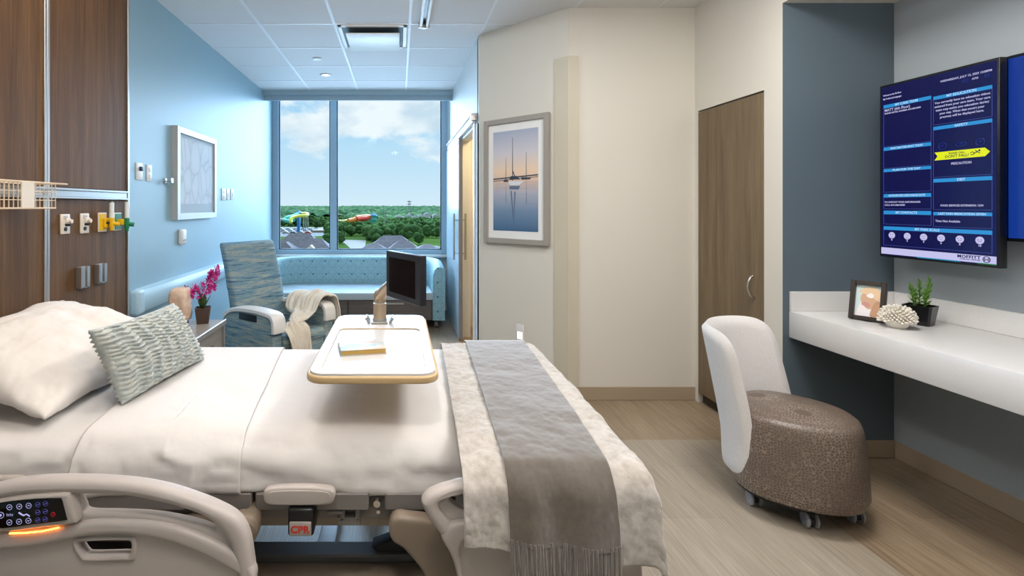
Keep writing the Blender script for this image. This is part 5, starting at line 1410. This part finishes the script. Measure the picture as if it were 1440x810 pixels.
# book
bxd = Vector((.979, .203, 0)); byd = Vector((-.203, .979, 0)); MBk = frame_M((-.19, 1.623, .9502), bxd, byd)
bo = thing('book', 'small pale hardcover book lying on the white overbed table', 'book', (-.12, 1.68, .9495))
b = B(); box(b, .003, .15, .003, .102, .002, .0165, M=MBk); obj('pages', b, pbr('gold_page_edges', 'c9a557', .45, .2), bo)
m, nt, bb = newmat('pastel_book_cover')
nn = noise_n(nt, tex_coord(nt, (30, 30, 30)), .6, 3)
nt.links.new(ramp_n(nt, nn, [(.35, '9fb5b9'), (.5, 'c3cbc4'), (.62, 'd2b9a2')]), bb.inputs['Base Color']); bb.inputs['Roughness'].default_value = .5
b = B(); box(b, 0, .153, 0, .105, 0, .0018, M=MBk); box(b, 0, .153, 0, .105, .0166, .0185, M=MBk); box(b, -.001, .002, 0, .105, 0, .0185, M=MBk); obj('cover', b, m, bo)

# ------------------------------------------------------------ outdoors
GZ = -16.0
def gp(px, py): D = (H-GZ)*700/(py-290); return ((px-561)/700*D, D)
m, nt, bb = newmat('lawn')
nt.links.new(ramp_n(nt, noise_n(nt, tex_coord(nt), .03, 5), [(.35, '394f28'), (.65, '4c642f')]), bb.inputs['Base Color']); bb.inputs['Roughness'].default_value = 1; bb.inputs['Specular IOR Level'].default_value = 0
b = B(); box(b, -1500, 1500, 60, 3200, GZ-1, GZ); struct('ground', b, m)
def flatpoly(pts, z, name, mat, lab=None, cat_=None):
    b = B(); prism(b, [gp(*p) for p in pts], GZ-.2, z); return struct(name, b, mat)
flatpoly([(478, 337), (515, 338), (512, 352), (496, 352), (488, 345)], GZ+.05, 'road', pbr('pale_concrete_road', '77746c', .9))
flatpoly([(380, 319), (462, 320), (462, 332), (380, 333)], GZ+.04, 'parking_lot', pbr('parking_asphalt', '5d5f60', .9))
m, nt, bb = newmat('tree_foliage')
nt.links.new(ramp_n(nt, noise_n(nt, tex_coord(nt), .5, 6, .7), [(.35, '2c4730'), (.5, '42623c'), (.68, '66834b')]), bb.inputs['Base Color']); bb.inputs['Roughness'].default_value = 1; bb.inputs['Specular IOR Level'].default_value = 0
Mtree = m
m, nt, bb = newmat('far_tree_foliage')
nt.links.new(ramp_n(nt, noise_n(nt, tex_coord(nt, (1, .7, 1)), .05, 8, .8), [(.40, '2c4a34'), (.5, '456347'), (.62, '6b8660')]), bb.inputs['Base Color']); bb.inputs['Roughness'].default_value = 1; bb.inputs['Specular IOR Level'].default_value = 0
Mfar = m
Mbark = pbr('tree_bark', '5e5146', .9)
def crown(bm, c, r, hgt, n, sub=2, rnd=random):
    for i in range(n):
        a = rnd.uniform(0, 2*PI); q = rnd.uniform(0, .62)*r; z = rnd.uniform(.25, .8)*hgt
        rad = r*rnd.uniform(.38, .6)
        t2 = B(); bmesh.ops.create_icosphere(t2, subdivisions=sub, radius=rad)
        for v in t2.verts:
            f = 1+.38*mnoise.noise(v.co*1.5/max(rad, .1)*2+Vector((i*3.1, 0, 0)))+.2*mnoise.noise(v.co*6/max(rad, .1)); v.co = v.co*f
            v.co += Vector((c[0]+q*math.cos(a), c[1]+q*math.sin(a), c[2]+z))
        merge(bm, t2)
random.seed(8)
tt = B()
# carpet of canopy farther out
def carpet(u, v):
    D = 480*(3000/480)**v; x = (-.42+.72*u)*D
    z = GZ+6.5+7.5*fbm((x*.03, D*.02, 0), 1, 5)*1.0+ (3.5*fbm((x*.12, D*.08, 3), 1, 2))
    if D > 1500: z += (D-1500)/1500*10+3*fbm((x*.004, D*.004, 7), 1, 4)
    return Vector((x, D, z))
grid(tt, carpet, 220, 200)
obj('distant_forest', tt, Mfar, None, 'endless dark green forest canopy stretching to the horizon', 'forest', kind='stuff', smooth=180)
tt = B()
blocked = [(478, 516, 334, 356), (380, 464, 318, 350), (590, 640, 334, 356), (500, 595, 344, 356)]
def isblocked(px, py): return any(a <= px <= c and e <= py <= g for a, c, e, g in blocked)
spots = [(398, 318), (408, 321), (428, 322), (437, 318), (446, 321), (455, 319), (462, 324), (477, 322), (484, 326), (491, 323), (499, 327), (506, 330), (514, 333), (520, 330), (527, 328), (534, 333), (541, 330), (548, 334), (556, 328), (563, 331), (570, 334), (577, 329), (584, 333), (592, 331), (600, 334), (607, 331), (613, 335), (619, 332), (597, 326), (610, 325), (583, 325), (568, 323), (478, 333), (488, 331), (461, 345), (463, 352), (478, 343), (522, 340), (590, 344)]
OBS = [(*gp(a, c), 6.5) for a, c in spots]
for k in range(12): OBS += [(PX(398+k*3, 325), 325, 7)]
for k in range(16): OBS += [(PX(474+k*4, 325), 325, 8)]
for k in range(22): OBS += [(PX(553+k*3.2, 450), 445, 18)]
for k in range(8): OBS += [(PX(438+k*5, 336), 336, 11)]
cnt = 0
while cnt < 620:
    py = 290+17.44*700/(250+random.random()**.9*215); px = random.uniform(370, 645)
    if isblocked(px, py): continue
    x, D = gp(px, py)
    if any((x-a)**2+(D-c)**2 < r*r for a, c, r in OBS): continue
    crown(tt, (x, D, GZ), random.uniform(3.4, 5.5), random.uniform(6, 9.0), 3, 1); cnt += 1
obj('woodland', tt, Mtree, None, 'dense mid-distance woodland below the horizon beyond the houses', 'trees', kind='stuff', smooth=60)
protos = []
for k in range(4):
    random.seed(40+k); r = (4.5, 3.2, 5.2, 3.8)[k]; hg = (9, 10.5, 8.5, 11.5)[k]
    t = thing('tree', 'leafy green tree among those standing just behind the grey roofs', 'tree', (0, 0, GZ), group='trees behind the roofs')
    b = B(); crown(b, (0, 0, .1*hg), r, hg*.95, 11, 3); obj('crown', b, Mtree, t, local=True, smooth=60)
    b = B(); cyl(b, (0, 0, 0), (0, 0, hg*.5), .28, .18, 8); obj('trunk', b, Mbark, t, local=True)
    protos.append(t)
random.seed(9)
for i, (px, py) in enumerate(spots):
    o = protos[i] if i < 4 else tree_copy(protos[i % 4])
    x, D = gp(px, py); s = random.uniform(.65, .95) if py < 340 else .6
    o.location = (x, D, GZ); o.rotation_euler = (0, 0, random.uniform(0, 6)); o.scale = (s, s, s)
# houses with grey hip roofs
Mroof = pbr('grey_shingle_roof', '5a585f', .9, var=(1.2, '6d6a70')); Mstucco = pbr('cream_stucco', 'a39c8c', .9); Mtrim = pbr('white_fascia', 'd8d6cf', .7)
def hip(bm, x0, x1, y0, y1, ze, zr, ov=.6):
    x0 -= ov; x1 += ov; y0 -= ov; y1 += ov
    w = x1-x0; d = y1-y0
    if w >= d: r0 = (x0+d*.42, (y0+y1)/2); r1 = (x1-d*.42, (y0+y1)/2)
    else: r0 = ((x0+x1)/2, y0+w*.42); r1 = ((x0+x1)/2, y1-w*.42)
    t2 = B(); c = [t2.verts.new(p) for p in ((x0, y0, ze), (x1, y0, ze), (x1, y1, ze), (x0, y1, ze))]
    a = t2.verts.new((*r0, zr)); e = t2.verts.new((*r1, zr))
    if w >= d:
        t2.faces.new((c[0], c[1], e, a)); t2.faces.new((c[1], c[2], e)); t2.faces.new((c[2], c[3], a, e)); t2.faces.new((c[3], c[0], a))
    else:
        t2.faces.new((c[0], c[1], a)); t2.faces.new((c[1], c[2], e, a)); t2.faces.new((c[2], c[3], e)); t2.faces.new((c[3], c[0], a, e))
    t2.faces.new(c[::-1]); return merge(bm, t2)
def house(lab, D, pieces, gable=None):
    xs = [PX(p, D) for q in pieces for p in q[:2]]
    t = thing('house', lab, 'house', ((min(xs)+max(xs))/2, D+5, GZ))
    rb = B(); wb = B(); fb = B()
    for (p0, p1, dy, dep, pe, pr) in pieces:
        y0 = D+dy; x0, x1 = PX(p0, y0), PX(p1, y0); ze = PZ(pe, y0); zr = PZ(pr, y0+dep/2)
        hip(rb, x0, x1, y0, y0+dep, ze, zr); box(wb, x0, x1, y0, y0+dep, GZ, ze); box(fb, x0-.6, x1+.6, y0-.62, y0-.55, ze-.35, ze)
    obj('roof', rb, Mroof, t, smooth=None); obj('walls', wb, Mstucco, t, smooth=None); obj('fascia', fb, Mtrim, t, smooth=None)
    b = B()
    for (p0, p1, dy, dep, pe, pr) in pieces:
        y0 = D+dy; x0, x1 = PX(p0, y0), PX(p1, y0); ze = PZ(pe, y0)
        for f in (.25, .7): box(b, x0+(x1-x0)*f-.6, x0+(x1-x0)*f+.6, y0-.05, y0+.05, ze-2, ze-.8)
    obj('window', b, pbr('dark_house_glass', '39434a', .2), t, smooth=None)
    if gable:
        gx, w_, y0, ze, zr = gable; b = B(); t2 = B()
        A = [t2.verts.new(p) for p in ((gx-w_, y0, ze), (gx+w_, y0, ze), (gx, y0, zr), (gx-w_, y0+3, ze), (gx+w_, y0+3, ze), (gx, y0+3, zr))]
        t2.faces.new(A[:3]); t2.faces.new(A[3:][::-1]); t2.faces.new((A[0], A[2], A[5], A[3])); t2.faces.new((A[1], A[4], A[5], A[2])); t2.faces.new((A[0], A[3], A[4], A[1]))
        merge(b, t2); obj('gable', b, Mtrim, t, smooth=None)
house('house with broad grey hip roof and small white gable, left window pane', 150, [(385, 450, 8, 10, 349, 328), (424, 464, 0, 8, 352, 335), (388, 412, 0, 7, 353, 340)], (PX(436, 148), 1.4, 148.5, PZ(351, 148), PZ(345, 148)))
house('house with peaked grey hip roof in the middle of the wide window pane', 150, [(520, 583, 9, 10, 349, 331), (504, 545, 2, 8, 354, 342), (546, 590, 0, 8, 353, 338)])
house('low house with grey hip roof at the right end of the wide window pane', 140, [(582, 622, 0, 8, 355, 343), (600, 630, 6, 8, 353, 346)])
Mwh = pbr('white_siding', 'a9acac', .8); Mlr = pbr('light_grey_roof', '84888d', .9)
wl = ['white house farthest left in the far white housing cluster', 'white house with pale roof second in the far housing cluster', 'white far house below the power pylon', 'white far house with pale roof nearest the tree gap', 'pale far house right of the pylon houses', 'white far house in the upper row of the cluster', 'small white far house at the right window edge', 'pale far house low in the cluster among trees']
for i, (px, py, w_) in enumerate(((561, 307, 9), (568, 309, 10), (576, 305, 8), (583, 308, 9), (592, 306, 8), (601, 303, 9), (613, 305, 8), (605, 310, 8))):
    D = 430+ (i % 3)*14; x = PX(px, D); t = thing('far_house', wl[i], 'house', (x, D, GZ))
    zr = PZ(py-5, D); ze = zr-2.0; wd = w_/700*D/2
    b = B(); hip(b, x-wd, x+wd, D, D+8, ze, zr, .4); obj('roof', b, Mlr, t, smooth=None)
    b = B(); box(b, x-wd, x+wd, D, D+8, GZ, ze); obj('walls', b, Mwh, t, smooth=None)
# long low building beside the car park
D = 330; b = B(); x0, x1 = PX(439, D), PX(470, D); t = thing('long_building', 'long low cream building right of the parked cars', 'building', ((x0+x1)/2, D, GZ))
box(b, x0, x1, D, D+12, GZ, PZ(324, D)); obj('walls', b, Mstucco, t, smooth=None)
b = B(); hip(b, x0, x1, D, D+12, PZ(324, D), PZ(320, D+6)); obj('roof', b, pbr('tan_roof', 'a39a92', .9), t, smooth=None)
# parked cars
cols = ['9a9ea2', '9a9ea2', '9a9ea2', '8d99a5', '9a9ea2', '6a7580', '9a9ea2', 'b3bcc4', '9a9ea2', '9a9ea2', '9a9ea2', 'a7463c', '9a9ea2', '5b6a78']
def car(x, D, col, i):
    b = B(); prof = [(-2.2, .35), (-2.2, .9), (-1.5, 1.0), (-.9, 1.5), (.8, 1.5), (1.5, 1.0), (2.2, .9), (2.2, .35)]
    t2 = B(); A = [t2.verts.new((px_, -.9, pz_)) for px_, pz_ in prof]; C2 = [t2.verts.new((px_, .9, pz_)) for px_, pz_ in prof]
    t2.faces.new(A); t2.faces.new(C2[::-1])
    for k in range(8): t2.faces.new((A[k], A[(k+1) % 8], C2[(k+1) % 8], C2[k]))
    merge(b, t2)
    for wx in (-1.4, 1.4): cyl(b, (wx, -.92, .35), (wx, .92, .35), .34, seg=12)
    return obj('car', b, pbr('car_paint_'+str(i), col, .3), None, 'parked car in the rows of cars left of the long building', 'car', group='parked cars', loc=(x, D, GZ+.04), local=True, smooth=None)
for i in range(14):
    px = 395+i*3.5; x, D = gp(px, 323.5+(i % 3)*2.6); car(x, D, cols[i], i)
# water slides
def slide(bm, pts, r): tube(bm, cat([(PX(a, d), d, PZ(e, d)) for a, e, d in pts], 6), r, 8)
t = thing('water_slide', 'turquoise and yellow water slide tower left of the window mullion', 'water slide', (PX(415, 330), 330, GZ))
b = B(); slide(b, [(420, 301, 330), (412, 304, 326), (404, 306, 322), (400, 309, 320), (406, 311, 318), (414, 309, 320)], 1.2); obj('turquoise_chute', b, pbr('turquoise_fibreglass', '3cc0b4', .4), t)
b = B(); slide(b, [(420, 300.5, 332), (432, 300.5, 330), (430, 303, 326), (418, 304, 322), (410, 307, 318), (409, 313, 316)], 1.1); obj('yellow_chute', b, pbr('yellow_fibreglass', 'd8dc50', .4), t)
b = B(); slide(b, [(394, 308, 330), (400, 309, 326), (407, 308, 322)], .9); obj('white_chute', b, Mwh, t)
b = B(); hip(b, PX(416, 332), PX(424, 332), 330, 334, PZ(300, 332), PZ(296, 332)); box(b, PX(418, 332), PX(422, 332), 331, 333, GZ, PZ(300, 332)); obj('tower', b, pbr('blue_canopy', '2f7fd0', .5), t, smooth=None)
b = B()
for px in (427, 430, 433): cyl(b, (PX(px, 332), 332, GZ), (PX(px, 332), 332, PZ(301, 332)), .3, seg=6)
obj('support_post', b, Mwh, t)
t = thing('water_slide', 'red and orange water slide with teal tower in the wide window pane', 'water slide', (PX(515, 330), 330, GZ))
b = B(); slide(b, [(520, 305, 330), (512, 305, 326), (503, 306, 322), (497, 309, 320), (490, 310.5, 318)], 1.5); obj('orange_chute', b, pbr('orange_fibreglass', 'ef9a4a', .4), t)
b = B(); slide(b, [(520, 305, 332), (514, 307, 326), (505, 308, 322), (501, 308, 320)], 1.7); obj('red_chute', b, pbr('red_fibreglass', 'd8432c', .4), t)
b = B(); slide(b, [(516, 305, 328), (507, 305, 324), (501, 305.5, 320)], .9); obj('coral_chute', b, pbr('coral_fibreglass', 'ee7c62', .4), t)
b = B(); slide(b, [(476, 311, 322), (484, 311, 320), (489, 310, 318)], .9); obj('yellow_chute', b, pbr('pale_yellow_fibreglass', 'd9c860', .4), t)
b = B(); hip(b, PX(522, 330), PX(529, 330), 328, 332, PZ(303, 330), PZ(299.5, 330)); obj('canopy', b, pbr('blue_canopy_2', '2f8fd8', .5), t, smooth=None)
b = B()
for px in (517, 520, 523, 526, 529): box(b, PX(px, 330)-.45, PX(px, 330)+.45, 329.5, 330.5, GZ, PZ(303 if px > 520 else 306, 330))
for z in (304, 308): box(b, PX(519, 330), PX(529, 330), 329, 331, PZ(z, 330)-.7, PZ(z, 330))
obj('tower', b, pbr('teal_tower', '43b7b0', .5), t, smooth=None)
# pylon and mast
D = 560; x = PX(575.5, D); zt = PZ(282, D)
t = thing('power_pylon', 'tall grey power pylon rising above the horizon', 'pylon', (x, D, GZ))
b = B()
for s in (-1, 1): cyl(b, (x+s*2.2, D, GZ), (x+s*.4, D, zt), .35, .2, 6)
n = 12
for k in range(n):
    f0, f1 = k/n, (k+1)/n; w0, w1 = 2.2-1.8*f0, 2.2-1.8*f1; s = 1 if k % 2 else -1
    cyl(b, (x-s*w0, D, GZ+(zt-GZ)*f0), (x+s*w1, D, GZ+(zt-GZ)*f1), .18, seg=5)
obj('mast', b, pbr('pylon_steel', '76808a', .6), t)
for z in (283.5, 287, 290.5):
    b = B(); zz = PZ(z, D); box(b, x-2.4, x+2.4, D-.3, D+.3, zz-.35, zz+.35); obj('cross_arm', b, pbr('pylon_arm_'+str(z), '6d7680', .6), t)
D = 300; x = PX(541, D)
b = B(); cyl(b, (x, D, GZ), (x, D, PZ(293, D)), .22, .12, 8); obj('light_pole', b, Mwh, None, 'thin white pole standing above the trees in the wide window pane', 'pole', loc=(x, D, GZ))
